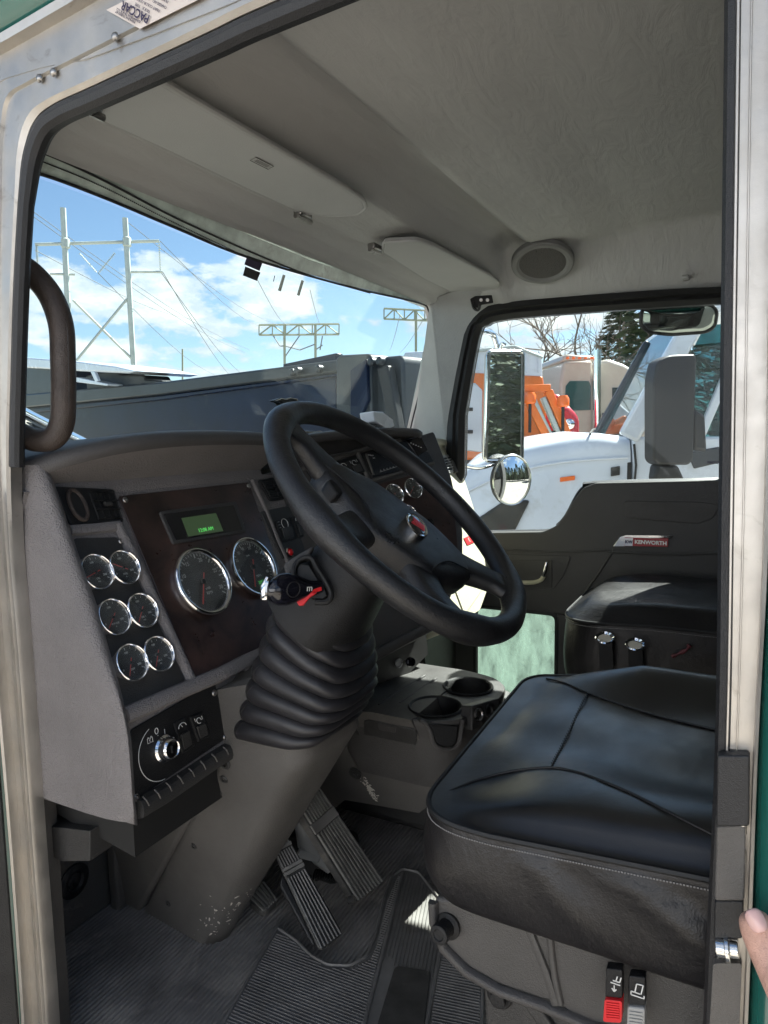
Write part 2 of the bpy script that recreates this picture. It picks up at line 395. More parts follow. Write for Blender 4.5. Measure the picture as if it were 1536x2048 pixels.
# ------------------------------------------------------------------ truck cab shell
cab = thing('truck_cab', 'green truck cab with bare aluminium door frame and grey vinyl lining', 'truck cab')
KP = [(95, 2048), (68, 1690), (39, 1300), (22, 1100), (16, 930), (20, 745), (26, 560), (35, 400), (42, 300), (62, 240), (99, 206), (182, 167), (400, 65), (545, -3)]
OP = [(59, 2048), (35, 1690), (2, 1300), (-15, 1100), (-38, 900), (-50, 740), (-58, 540), (-64, 380), (-68, 240), (-66, 123), (-20, 97), (75, 42), (290, -85), (430, -175)]
K = [hx(0, *p) for p in KP]; O = [hx(0, *p) for p in OP]
K = [V((0, K[0].y+.01, -.06))]+K; O = [V((0, O[0].y+.01, -.06))]+O
K += [V((0, .12, 1.475)), V((0, .06, 1.462)), V((0, .028, 1.42)), hx(0, 1470, 0), hx(0, 1457, 1000), hx(0, 1449, 1500), hx(0, 1425, 2048)]
O += [V((0, .12, 1.60)), V((0, .03, 1.60)), V((0, -.014, 1.52)), hx(0, 1562, 0), hx(0, 1540, 1000), hx(0, 1516, 1500), hx(0, 1496, 2048)]
K.append(V((0, K[-1].y, -.06))); O.append(V((0, O[-1].y, -.06)))
Ks = smooth_path(K, 5); Os = smooth_path(O, 5)
prof = [(0, .022), (0, .004), (.05, -.001), (.10, -.001), (.12, .002), (.34, .002), (.36, -.002), (.385, -.002), (.40, .001), (.86, .0015), (.89, -.012), (.985, -.014), (1.0, -.010), (1.0, .05)]
fr = MB(); fr.loft([[k.lerp(o, t)+V((x, 0, 0)) for k, o in zip(Ks, Os)] for t, x in prof], closed=False)
build(fr, 'door_frame', 'aluminium', cab, ang=25)
cen = V((0, .48, .7))
sk = MB(); sk.loft([[o+V((x, 0, 0))+(o-cen).normalized()*e for o in Os] for e, x in ((-.001, .012), (.002, -.008), (.02, -.025), (.06, -.04), (.12, -.035), (.2, .0))], closed=False)
build(sk, 'outer_skin', 'green_paint', cab, ang=60)
# seal round the opening
si = [i for i, k in enumerate(Ks) if k.z > .955 or k.y < .3]
kt = [min(1, max(0, (Ks[i].z-1.33)/.08)) if Ks[i].y > .1 else -.35 for i in si]
sp = [Ks[i]+V((.010+.004*t, 0, 0))+(cen-Ks[i]).normalized()*(.006+.005*t-(.004 if t < 0 else 0)) for i, t in zip(si, kt)]
build(MB().tube(sp, [.0105+(.003 if t > 0 else .007)*t for t in kt], 10), 'door_seal', 'rubber', cab)
for (a, b) in ((80, 157), (108, 145), (231, 74)):
    p = hx(-.001, a, b); build(MB().lathe([(.0055, 0), (.0055, .001), (.0042, .003), (.002, .0042), (0, .0045)], p, (-1, 0, 0), 16), 'rivet', 'steel', cab)
# sill plate
build(MB().box((.0, .48, -.06), (.09, 1.05, .1)), 'door_sill', 'aluminium', cab, bevel=.004)
# maker's sticker, stuck on upside down
s1 = [hx(-.002, *p) for p in ((213, 20), (280, 58), (412, -8), (345, -46))]
st = build(MB().prism(s1, (-.0004, 0, 0)), 'sticker', 'paper', cab, smooth=False)
sd = (s1[0]-s1[1]).normalized(); su = (s1[1]-s1[2]).normalized(); ce = (s1[0]+s1[1]+s1[2]+s1[3])/4; ex = (s1[1]-s1[2]).length; wd = (s1[0]-s1[1]).length
for s, f, sz in (('MANUFACTURED BY', .45, .0032), ('KENWORTH TRUCK CO.', .40, .0032), ('PACCAR', .29, .0105), ('TRUCK   TYPE', .17, .0035), ('PAINT COLOR CODE', .08, .0035), ('CHASSIS NO.   GVWR', -.02, .0035), ('FRAME   CAB', -.12, .0035), ('WHEEL   YEAR', -.22, .0035)):
    text(s, sz*1.25, ce+su*ex*f+V((-.0026, 0, 0)), sd, su, 'ink', st, depth=.0001, bold=.0003 if s == 'PACCAR' else 0)
# latch fittings on the rear jamb
def jamb(name, px, m, x=.0, t=.01, r=.003, bev=.002):
    return build(MB().prism(rnd([hx(x, *p) for p in px], r), (-t, 0, 0)), name, m, cab, bevel=bev)
jamb('jamb_seal', [(1435, 1500), (1500, 1500), (1499, 1640), (1433, 1640)], 'rubber', .0, .012)
jamb('jamb_seal', [(1434, 1643), (1492, 1640), (1489, 1790), (1430, 1790)], 'shroud_grey', .0, .009)
jamb('jamb_seal', [(1430, 1793), (1488, 1793), (1486, 1868), (1428, 1868)], 'rubber', .0, .007)
jamb('jamb_seal', [(1427, 1915), (1484, 1915), (1478, 2070), (1418, 2070)], 'shroud_grey', .0, .008)
p0 = hx(-.006, 1432, 1893); p1 = hx(-.006, 1478, 1900)
stk = MB(); stk.tube([p0, p0.lerp(p1, .45)], .0085, 14); stk.tube([p0.lerp(p1, .4), p0.lerp(p1, .62)], .0115, 14); stk.tube([p0.lerp(p1, .6), p1], .0075, 14)
build(stk, 'striker_pin', 'bright_metal', cab, bevel=.0008)
for p in ((1486, 1652), (1485, 1710)): build(MB().tube([hx(-.006, p[0], p[1]-14), hx(-.006, p[0], p[1]+14)], .003, 10), 'weld_spot', 'bright_metal', cab)
# floor, bulkhead, rear wall, roof, closing panels
build(MB().box((.85, .3, -.02), (1.76, 1.9, .04)), 'cab_floor', 'floor_rubber', cab)
rb = MB()
y = -.1
while y < 1.2:
    rb.add([(0, y-.0030, .0), (0, y-.0014, .0036), (0, y+.0014, .0036), (0, y+.0030, .0), (1.7, y-.0030, .0), (1.7, y-.0014, .0036), (1.7, y+.0014, .0036), (1.7, y+.0030, .0)], [(0, 1, 5, 4), (1, 2, 6, 5), (2, 3, 7, 6)]); y += .0092
build(rb, 'floor_ribs', 'floor_rubber', cab, smooth=False)
build(MB().box((.85, 1.225, .42), (1.80, .04, 1.08)), 'firewall', 'shroud_grey', cab)
build(MB().box((.87, -.62, .75), (1.8, .04, 1.7)), 'rear_wall', 'door_vinyl', cab)
build(MB().box((.87, .25, 1.70), (1.9, 1.95, .04)), 'roof_panel', 'green_paint', cab)
build(MB().box((1.76, -.3, .75), (.04, .7, 1.7)), 'side_wall', 'door_vinyl', cab)
build(MB().box((.03, -.34, .75), (.04, .62, 1.7)), 'side_wall', 'door_vinyl', cab)
cw = [(.02, .97), (.02, 1.25), (.06, 1.25), (.06, .985)]
build(MB().prism([(a, b, -.05) for a, b in cw], (0, 0, 1.0)), 'cowl_side', 'shroud_grey', cab)
# rubber grommet in the bulkhead
gp = hy(1.203, 148, 1762)
build(MB().lathe([(.035, 0), (.035, .002), (.028, .006), (.02, .006), (.016, .002), (.009, .004), (0, .005)], gp, (0, -1, 0), 28), 'grommet', 'rubber', cab)
# headliner: one moulded sheet, header over the windscreen, a valley, then the roof
def zy(y):
    P = [(1.02, 1.445), (.985, 1.457), (.95, 1.482), (.90, 1.503), (.80, 1.515), (.765, 1.520), (.752, 1.540), (.715, 1.590), (.68, 1.608), (.645, 1.604), (.618, 1.576), (.60, 1.569), (.5, 1.578), (.3, 1.60), (.0, 1.61), (-.6, 1.60)]
    for (a, za), (b, zb) in zip(P, P[1:]):
        if b <= y <= a:
            t = (a-y)/(a-b); return za+(zb-za)*(t*t*(3-2*t) if abs(zb-za) > .012 else t)
    return P[0][1] if y > 1 else P[-1][1]
def head(u, v):
    x = -.0+1.73*u; y = 1.0-1.62*v
    e = abs(x-.865)/.865; top = zy(y)
    edge = 1.475 if x < .865 else 1.425
    k = max(0, (e-.80)/.20); k = k*k*(3-2*k)
    if y > .75: k *= max(.35, 1-(y-.75)*3)
    z = top*(1-k)+min(edge, top)*k
    z += .0025*math.sin(x*5+y*3)*math.sin(y*7)
    return (x, y, z)
build(MB().grid(head, 120, 150), 'headliner', 'headliner', cab, ang=80)
# crease of the raised roof pad, a shallow second panel toward the middle
# windscreen
WS = Plane((0, -.94, -.34), (0, 1.02, 1.42))
gl = [(-30, 345), (65, 352), (200, 400), (350, 463), (500, 523), (700, 580), (835, 609), (856, 640), (845, 730), (812, 862), (800, 935), (300, 960), (-30, 960)]
gpts = rnd([WS(*p) for p in gl], .03)
ws = build(MB().prism(gpts, (0, .005, .002)), 'windscreen', 'windshield_glass', cab, smooth=False)
go = [WS(*p, .004) for p in [(853, 607), (862, 622), (866, 645), (857, 730), (825, 862), (810, 960)]]
build(MB().tube(smooth_path([WS(*p, .003) for p in [(-40, 336), (65, 344), (200, 392), (350, 455), (500, 516), (700, 574), (838, 606), (857, 622), (862, 650), (850, 740), (820, 862), (806, 960)]], 6), .003, 8), 'windscreen_gasket', 'rubber', cab)
hd = [(-40, 250), (75, 280), (200, 330), (350, 405), (500, 470), (620, 520), (740, 558), (850, 584), (868, 612), (838, 604), (700, 572), (500, 515), (350, 454), (200, 391), (65, 343), (-40, 330)]
mat('header_glass', (.6, .7, .65), .3, coat=.3, var=.3, vs=16, dirt=(.3, .33, .3), ds=20, dthr=.6)
plate('header_channel', hd, WS, .006, 'header_glass', cab, lift=-.002)
for k, (aa, bb) in enumerate((((-40, 276), (80, 306)), ((80, 306), (200, 358)), ((200, 358), (350, 434)), ((350, 434), (500, 501)))):
    pass
build(MB().tube(smooth_path([WS(*p, .004) for p in [(-40, 274), (75, 302), (200, 357), (350, 435), (500, 503), (620, 551), (740, 586)]], 5), .002, 6), 'header_seal', 'rubber', cab)
dt = MB()
pp = smooth_path([WS(*p, .001) for p in [(70, 317), (200, 371), (350, 446), (470, 503)]], 40)
for i in range(0, len(pp)-1): dt.box(pp[i], (.0022, .0022, .001), (V((1, 0, 0)), WS.n.cross(V((1, 0, 0))), WS.n))
build(dt, 'frit_dots', 'rubber', cab, smooth=False)
# metalwork between windscreen top and roof, so that no light leaks
build(MB().prism([(-.02, 1.020, 1.462), (-.02, 1.045, 1.455), (-.02, 1.03, 1.72), (-.02, .95, 1.72)], (1.85, 0, 0)), 'windscreen_header', 'header_glass', cab)
# ------------------------------------------------------------------ far pillar
xp = 1.69
pil = [WS(858, 600, .01), WS(872, 650, .01), WS(858, 735, .01), WS(826, 868, .01), WS(815, 960, .01), hx(xp, 905, 960), hx(xp, 893, 880), hx(xp, 915, 760), hx(xp, 932, 672), hx(xp, 950, 640), hx(xp, 990, 612), hx(xp, 1000, 590), hx(xp-.1, 930, 575)]
pl_c = (pil[1]+pil[8])/2
build(MB().prism(pil, (.05, .05, .01)), 'pillar_cover', 'pillar_vinyl', cab, bevel=.004)
for (a, b) in ((902, 688), (878, 830)):
    t = (b-600)/270; p = H(a, b, (pil[1]-pil[3]).cross(pil[8]-pil[3]), (pil[1]-pil[3]).cross(pil[8]-pil[3]).dot(pil[3])); n = (pil[1]-pil[3]).cross(pil[8]-pil[3]).normalized()
    if n.dot(CAM-p) < 0: n = -n
    build(MB().lathe([(.009, 0), (.009, .002), (.006, .004), (.003, .002), (0, .002)], p, n, 18), 'pillar_screw', 'steel', cab)
# ------------------------------------------------------------------ passenger door
pd = None
XD = 1.665
top = [hx(XD, *p) for p in ((700, 1064), (1085, 1064), (1112, 1052), (1130, 1030), (1150, 995), (1165, 976), (1190, 966), (1445, 960))]
z0 = .40
up = rnd([V((XD, 1.2, top[0].z))]+top[1:]+[V((XD, -.2, top[-1].z)), V((XD, -.2, z0)), V((XD, 1.2, z0))], .012)
pd = build(MB().prism(up, (.045, 0, 0)), 'passenger_door', 'door_vinyl', cab, bevel=.006, seg=3)
ya, yb, za = hx(XD, 950, 1300).y, hx(XD, 1113, 1300).y, .045
lw = MB()
lw.box((XD+.0225, (1.2+ya)/2, z0/2), (.045, 1.2-ya, z0-.001)); lw.box((XD+.0225, (yb-.2)/2, z0/2), (.045, yb+.2, z0-.001)); lw.box((XD+.0225, (ya+yb)/2, za/2), (.045, ya-yb-.001, za))
build(lw, 'lower_panel', 'door_vinyl', pd)
pe = rnd([(XD+.03, ya, za), (XD+.03, yb, za), (XD+.03, yb, z0), (XD+.03, ya, z0)], .03)
build(MB().prism(pe, (.004, 0, 0)), 'kerb_window', 'dirty_glass', pd, smooth=False)
build(MB().tube([p+V((-.024, 0, 0)) for p in pe], .009, 8, closed=True), 'kerb_window_gasket', 'rubber', pd)
gi = [(700, 1060), (1085, 1060), (1112, 1048), (1130, 1028), (1150, 990), (1165, 972), (1190, 962), (1444, 955), (1449, 945), (1449, 616), (1443, 607), (1100, 630), (1000, 641), (975, 650), (958, 672), (930, 830), (905, 1000)]
go = [(700, 1075), (1088, 1075), (1120, 1058), (1138, 1036), (1157, 998), (1170, 980), (1194, 972), (1448, 965), (1475, 950), (1475, 600), (1450, 573), (1100, 596), (975, 612), (942, 640), (926, 672), (895, 830), (872, 1000)]
XG = 1.70
GI = [hx(XG, *p) for p in gi]; GO = [hx(XG-.012, *p) for p in go]
GIs = smooth_path(GI, 3, True); GOs = smooth_path(GO, 3, True)
m = MB(); m.loft([[p+V((.03, 0, 0)) for p in GIs], GIs, [a.lerp(b, .3)+V((-.012, 0, 0)) for a, b in zip(GIs, GOs)], [a.lerp(b, .5)+V((-.004, 0, 0)) for a, b in zip(GIs, GOs)], [a.lerp(b, .62)+V((-.012, 0, 0)) for a, b in zip(GIs, GOs)], GOs, [p+V((.04, 0, 0)) for p in GOs]]+[], caps=False)
build(m, 'window_channel', 'rubber', pd, ang=40)
build(MB().prism([p+V((.012, 0, 0)) for p in GIs], (.004, 0, 0)), 'door_window', 'side_glass', pd, smooth=False)
lp = hx(XG+.01, 1430, 925); text('PACCAR', .011, lp, (0, -1, 0), (0, 0, 1), 'ink', pd, 'glass_marking', bold=.0006)
# pressed lines on the door panel
PD = Plane((-1, 0, 0), (XD, 0, 0))
def line(px, r, m, par, name, pl=PD, lift=.0): return build(MB().tube(smooth_path([pl(*p, lift) for p in px], 5), r, 8), name, m, par)
line([(985, 1098), (1120, 1104), (1215, 1100)], .004, 'door_vinyl', pd, 'panel_rib')
line([(1228, 1098), (1195, 1150), (1160, 1200), (1145, 1240)], .004, 'door_vinyl', pd, 'panel_rib')
line([(1215, 1103), (1340, 1108), (1480, 1104)], .005, 'door_vinyl', pd, 'panel_rib')
plate('arm_recess', [(1248, 1002), (1400, 1004), (1440, 1010), (1425, 1038), (1395, 1048), (1250, 1036)], PD, .004, 'dash_dark', pd, r=.012, lift=.0035, bevel=.0015)
plate('badge_surround', [(1226, 1093), (1240, 1074), (1252, 1070), (1345, 1071), (1345, 1076), (1258, 1077), (1250, 1093)], PD, .006, 'chrome', pd, lift=.006, bevel=.001)
bd = plate('badge', [(1249, 1075), (1337, 1077), (1336, 1094), (1248, 1092)], PD, .005, 'badge_red', pd, lift=.008, bevel=.0008)
plate('badge_rim', [(1249, 1076), (1266, 1076.4), (1265, 1092), (1248.5, 1091.6)], PD, .004, 'chrome', bd, lift=.0085)
text('KENWORTH', .0165, PD(1301, 1085.5, .0095), (0, -1, 0), (0, 0, 1), 'letter_white', bd, bold=.0006)
text('KW', .013, PD(1257.5, 1084, .0088), (0, -1, 0), (0, 0, 1), 'ink', bd, bold=.0006)
# inner handle
plate('handle_recess', [(985, 1108), (1142, 1112), (1128, 1150), (1106, 1180), (985, 1178)], PD, .004, 'door_vinyl', pd, r=.012, lift=.004, bevel=.002)
plate('handle_cavity', [(1020, 1120), (1104, 1120), (1104, 1176), (1020, 1174)], PD, .004, 'trim_dark', pd, r=.004, lift=.0055, bevel=.001)
hb = smooth_path([PD(1040, 1165, .012), PD(1065, 1165, .016), PD(1082, 1160, .024), PD(1090, 1146, .03)], 5)
build(MB().tube(hb, .0075, 10), 'handle_arm', 'cream', pd)
build(MB().tube([PD(1088, 1152, .03), PD(1092, 1140, .034), PD(1095, 1124, .034)], [.011, .012, .008], 12, flat=.6), 'door_handle', 'chrome', pd, bevel=.001)
# ------------------------------------------------------------------ dashboard
dash = thing('dashboard', 'dark grey dashboard with round chrome-rimmed gauges and burl wood panels', 'dashboard', (.6, .9, .6))
FN = V((0, -.899, .438)).normalized(); FP = V((.2, .954, .91)); FACE = Plane(FN, FP)
LOWN = V((0, -.990, .14)).normalized(); LOW = Plane(LOWN, (.05, .806, .607)); LU = V((0, .14, .990))
def FL(a, b, l=0): return FACE(a, b, l) if b < 1425 else LOW(a, b, l)
A_ = math.radians(24)
CN = Matrix.Rotation(-A_, 3, 'Z') @ FN; CP = FACE(560, 975); CEN = Plane(CN, CP)
XV = V((1, 0, 0)); FU = FN.cross(XV); FU = FU if FU.z > 0 else -FU
CXV = Matrix.Rotation(-A_, 3, 'Z') @ XV; CU = Matrix.Rotation(-A_, 3, 'Z') @ FU
mat('handle_vinyl', (.045, .033, .027), .5, grain=.4, gs=600, var=.35, vs=25, rvar=.1)
# main moulding behind everything
fb = [(100, 968), (300, 952), (520, 948), (600, 955), (720, 1290), (690, 1335), (487, 1322), (250, 1424), (225, 1400)]
plate('dash_moulding', fb, FACE, .10, 'dash_grey', dash, lift=-.001)
cb = [(505, 955), (600, 925), (700, 900), (850, 868), (868, 862), (902, 950), (926, 1060), (926, 1130), (900, 1200), (862, 1262), (800, 1290), (690, 1345), (640, 1345), (560, 1130)]
plate('centre_moulding', cb, CEN, .10, 'dash_dark', dash, r=.012, lift=-.0005, bevel=.004)
plate('lower_moulding', [(246, 1428), (488, 1322), (492, 1400), (468, 1500), (268, 1622)], LOW, .08, 'dash_grey', dash, lift=-.001)
# brow: padded roll over the gauges, then under-brow and deck
YB = .895
br = [hy(yy, a, b) for a, b, yy in [(8, 946, 1.0), (30, 942, .985), (80, 931, .955), (150, 910, .925), (235, 891, .905), (330, 879, .895), (430, 875, .895), (520, 877, .895), (570, 884, .895)]]
brs = smooth_path(br, 6)
m = MB(); loops = []
for a, (dy, dz) in enumerate([(-.003, -.014), (-.010, -.006), (-.010, .004), (-.002, .0115), (.02, .014), (.30, -.004)]):
    loops.append([p+V((0, dy, dz)) for p in brs])
m.loft(loops, closed=False)
build(m, 'brow', 'brow_grey', dash, ang=60)
m = MB(); top_ = []
for p in brs:
    t = p.x
    top_.append(V((p.x, .957 if p.x > .17 else .957+.0*(.17-p.x), .917+.012*max(0, (.19-p.x)/.19))))
m.loft([[p+V((0, -.003, -.014)) for p in brs], [p.lerp(q, .12)+V((0, .012, -.004)) for p, q in zip([b+V((0, 0, -.014)) for b in brs], top_)], [p.lerp(q, .8)+V((0, .02, .004)) for p, q in zip([b+V((0, 0, -.014)) for b in brs], top_)], top_, [q+V((0, .01, -.03)) for q in top_]], closed=False)
build(m, 'brow_underside', 'dash_grey', dash, ang=70)
# second brow over the centre section
bc = [CEN(a, b, l) for a, b, l in [(556, 892, .04), (600, 880, .055), (660, 871, .06), (720, 866, .06), (780, 863, .06), (828, 864, .055), (840, 868, .04)]]
bcs = smooth_path(bc, 6); back = (CN*-1); back.z = 0; back.normalize()
m = MB(); m.loft([[p-back*.002+V((0, 0, -.012)) for p in bcs], [p-back*.010+V((0, 0, -.004)) for p in bcs], [p-back*.010+V((0, 0, .004)) for p in bcs], [p-back*.002+V((0, 0, .009)) for p in bcs], [p+back*.03+V((0, 0, .010)) for p in bcs], [p+back*.16+V((0, 0, .0)) for p in bcs]], closed=False)
build(m, 'centre_brow', 'dash_dark', dash, ang=60)
ct = [CEN(a, b, .0) for a, b in [(552, 968), (600, 948), (660, 930), (720, 912), (780, 896), (826, 884), (850, 876)]]
cts = smooth_path(ct, 6)
m = MB(); m.loft([[p-back*.002+V((0, 0, -.012)) for p in bcs], [p.lerp(q, .3)+back*.03 for p, q in zip(bcs, cts)], [p.lerp(q, .75)+back*.03 for p, q in zip(bcs, cts)], cts, [q+back*.03 for q in cts]], closed=False)
build(m, 'centre_brow_underside', 'dash_dark', dash, ang=70)
line([(575, 925), (640, 916), (700, 905), (760, 893)], .003, 'dash_dark', dash, 'ridge', CEN, .02)
# deck to the windscreen
dk = MB().prism([(.02, 1.03, .93), (.02, 1.21, .90), (.02, 1.21, .955), (.02, 1.03, .975)], (1.68, 0, 0))
build(dk, 'deck', 'trim_dark', dash)
# end cap beside the door
rows = [(930, 88, .03), (962, 101, .03), (1010, 118, .03), (1085, 143, .028), (1150, 166, .028), (1210, 188, .028), (1280, 207, .028), (1350, 227, .028), (1400, 240, .028), (1440, 249, .026), (1480, 256, .026), (1540, 260, .024), (1600, 264, .02), (1625, 267, .014), (1650, 268, .006)]
m = MB(); cols = []
for y_, xr, lf in rows:
    R0 = FL(xr, y_, lf); F0 = FL(xr+7, y_+2, -.004)
    lo = []
    base = FL(xr, y_, 0)
    B = V((.022, 1.02, R0.z+.004)); A2 = V((.022, R0.y+.07, R0.z+.0)); A1 = V((.026, R0.y+.03, R0.z))
    R1 = FL(xr-13, y_-1, lf-.002); R2 = FL(xr-34, y_, lf-.012)
    R1.x = max(R1.x, .03); R2.x = max(R2.x, .022)
    M1 = FL(xr+5, y_, lf-.006)
    lo = [B, A2, R2, R1, R0, M1, F0]
    cols.append(lo)
# smooth down the rows
cc = [smooth_path([c[k] for c in cols], 3) for k in range(7)]
m.loft(cc, closed=False)
lastrow = [c[-1] for c in cc]
m.add(lastrow+[p+V((0, .10, .0)) for p in lastrow], [(i, i+1, 8+i, 7+i) for i in range(6)])
build(m, 'end_cap', 'dash_grey', dash, ang=80, sub=1)
def bolt(p, n, par, r=.0065, m='steel', nm='screw'):
    p = V(p); n = V(n).normalized(); b = MB().lathe([(r, 0), (r, r*.25), (r*.8, r*.5), (r*.42, r*.5), (r*.38, r*.12), (0, r*.12)], p, n, 14)
    return build(b, nm, m, par)
# left gauge panel, wood panel, their fillets
plate('gauge_panel', [(146, 1076), (236, 1074), (372, 1362), (252, 1418)], FACE, .006, 'trim_dark', dash, r=.008, lift=.001, bevel=.001)
wp = plate('wood_panel', [(236, 992), (498, 964), (600, 1250), (486, 1313), (388, 1357)], FACE, .006, 'wood_panel', dash, r=.008, lift=.0015, bevel=.0015)
for p in ((250, 1000), (497, 972)): bolt(FACE(*p, .0015), FN, dash, .0055)
bolt(FACE(242, 1083, .001), FN, dash, .0055)
def strip(name, px, wd, h, m, par, pl=FACE, bev=.0025, l0=0):
    pts = [pl(*p, l0) for p in px]; mb = MB(); lo = []
    for i, p in enumerate(pts):
        t = (pts[min(i+1, len(pts)-1)]-pts[max(i-1, 0)]).normalized(); s = t.cross(pl.n).normalized()*wd*.5
        lo.append([p-s, p-s*.8+pl.n*h*.8, p-s*.35+pl.n*h, p+s*.35+pl.n*h, p+s*.8+pl.n*h*.8, p+s])
    mb.loft(lo); return build(mb, name, m, par, ang=50)
strip('fillet', [(232, 1050), (262, 1106), (300, 1186), (340, 1272), (381, 1362)], .016, .010, 'dash_grey', dash)
strip('fillet', [(503, 960), (530, 1018), (555, 1082), (572, 1120), (610, 1230)], .010, .006, 'dash_grey', dash)
strip('fillet', [(138, 1062), (190, 1058), (238, 1052)], .018, .008, 'dash_grey', dash)
strip('knee_roll', [(246, 1432), (300, 1409), (380, 1374), (440, 1349), (492, 1322), (560, 1292)], .026, .014, 'dash_grey', dash)
strip('panel_fillet', [(489, 1328), (490, 1380), (480, 1440), (462, 1498)], .02, .012, 'dash_grey', dash, LOW)
# air vents
def vent(px, pl, nv, nh, par, m='black_plastic', knob=True, hs=(0.05, .95), frame=.005):
    """px: four corners, clockwise from top left"""
    P = [pl(*p, 0) for p in px]
    f = build(MB().prism(rnd([p+pl.n*.004 for p in P], .006), -pl.n*.02), 'air_vent', m, par, bevel=.002)
    def q(u, v, l): return P[0].lerp(P[1], u).lerp(P[3].lerp(P[2], u), v)+pl.n*l
    a, b = hs
    c = build(MB().prism([q(a, .14, .0045), q(b, .14, .0045), q(b, .86, .0045), q(a, .86, .0045)], -pl.n*.001), 'vent_throat', 'seam', f, smooth=False)
    mb = MB()
    rim = [q(a, .12, .0045), q(b, .12, .0045), q(b, .88, .0045), q(a, .88, .0045)]
    mb.tube(rim, .0018, 4, closed=True)
    build(mb, 'vent_rim', m, f, smooth=False)
    v = MB()
    for i in range(1, nv): v.bar(q(a+(b-a)*i/nv, .14, .006), q(a+(b-a)*i/nv, .86, .006), .0016, .004, pl.n)
    for i in range(1, nh): v.bar(q(a, .14+.72*i/nh, .0075), q(b, .14+.72*i/nh, .0075), .0022, .004, pl.n)
    build(v, 'louvre', m, f, smooth=False)
    if knob: build(MB().box(q((a+b)/2, .5, .010), ((P[1]-P[0]).length*.13, .007, .006), ((P[1]-P[0]).normalized(), (P[3]-P[0]).normalized(), pl.n)), 'vent_tab', 'trim_dark', f, bevel=.001)
    return f, q
v1, q = vent([(106, 974), (226, 980), (246, 1046), (140, 1052)], FACE, 4, 3, dash, hs=(.52, .97))
# defroster nozzle at the left of the first vent
ov = [q(.24+.13*math.cos(t)*(1), .5+.0, .006)+FU*.021*(1 if math.sin(t) > 0 else -1)*min(1, abs(math.sin(t))*2.2)**.5*0+FU*.026*math.sin(t) for t in [i*PI/14 for i in range(28)]]
build(MB().tube(ov, .0035, 8, closed=True), 'nozzle_rim', 'handle_vinyl', v1)
build(MB().prism([p for p in ov], FN*-.001), 'nozzle_throat', 'seam', v1, smooth=False)
vent([(515, 961), (575, 950), (590, 995), (539, 1003)], FACE, 3, 4, dash)
# ---- instruments
def gauge(px, pl, r, par, needle=(0.0, .8), marks=12, span=(-225, 45), nums=(), cap=None, dialc='dial', xv=XV, uv=FU, lcd=None, sub=None, lift=.002, numr=.68, ns=.16, redm=False):
    n = pl.n; c = pl(*px, lift); h = min(.012, r*.42)
    g = build(MB().lathe([(r*1.0, -.004), (r*1.0, h*.5), (r*.9, h*.5), (r*.9, h*.25), (0, h*.25)], c, n, 48), 'gauge', dialc, par)
    build(MB().lathe([(r*1.01, 0), (r*1.03, h*.5), (r*1.0, h*.95), (r*.95, h*1.0), (r*.90, h*.85), (r*.875, h*.45), (r*.87, h*.3), (r*.9, 0)], c, n, 56), 'bezel', 'chrome', g, ang=60)
    def at(a, rr, z=h*.25+.0006): a = math.radians(a); return c+xv*math.cos(a)*rr*r+uv*math.sin(a)*rr*r+n*z
    mk = MB()
    for i in range(marks+1):
        a = span[1]+(span[0]-span[1])*i/marks if False else span[0]+(span[1]-span[0])*i/marks
        L_ = .80 if i % 5 else .73
        mk.bar(at(-a-180 if False else a, .86), at(a, L_), r*(.022 if i % 5 else .04), .0003, n)
    build(mk, 'scale_marks', 'dial_print', g, smooth=False)
    for s, a in nums:
        text(s, r*ns, at(a, numr), xv, uv, 'dial_print', g, 'numeral', depth=.0002)
    if sub:
        for s, dx, dy, sz in sub: text(s, r*sz, c+xv*dx*r+uv*dy*r+n*(h*.25+.0006), xv, uv, 'dial_print', g, 'wording', depth=.0002)
    if lcd:
        s, dx, dy, wd, hg = lcd; o = c+xv*dx*r+uv*dy*r+n*(h*.25+.0006)
        build(MB().box(o, (wd*r, hg*r, .0006), (xv, uv, n)), 'display', 'dial_green', g, smooth=False)
        for k, ss in enumerate(s): text(ss, r*.15, o+uv*r*(.075-.15*k)+n*.0006, xv, uv, 'lcd_text', g, 'readout', depth=.0002)
    a, L_ = needle
    nb = MB().bar(at(a+180, .28, h*.25+.003), at(a, L_, h*.25+.003), r*.035, .0008, n)
    build(nb, 'needle', 'needle', g, smooth=False)
    build(MB().lathe([(r*.10, 0), (r*.10, .003), (r*.06, .0045), (0, .0045)], c+n*(h*.25), n, 20), 'needle_hub', 'black_plastic', g)
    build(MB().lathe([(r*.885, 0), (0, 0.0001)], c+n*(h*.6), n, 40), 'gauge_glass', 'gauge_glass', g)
    return g
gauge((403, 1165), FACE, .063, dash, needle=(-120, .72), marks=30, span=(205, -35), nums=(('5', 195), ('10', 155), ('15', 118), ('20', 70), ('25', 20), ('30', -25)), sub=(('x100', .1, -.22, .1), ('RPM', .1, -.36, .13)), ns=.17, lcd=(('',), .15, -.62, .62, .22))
gauge((503, 1136), FACE, .061, dash, needle=(-115, .7), marks=34, span=(215, -35), nums=(('5', 205), ('15', 180), ('25', 150), ('35', 124), ('45', 100), ('55', 72), ('65', 44), ('75', 14), ('85', -22)), sub=(('MPH', .12, -.32, .12), ('km/h', .0, .42, .08)), ns=.14, lcd=(('255385', '14954.6'), .18, -.62, .72, .36))
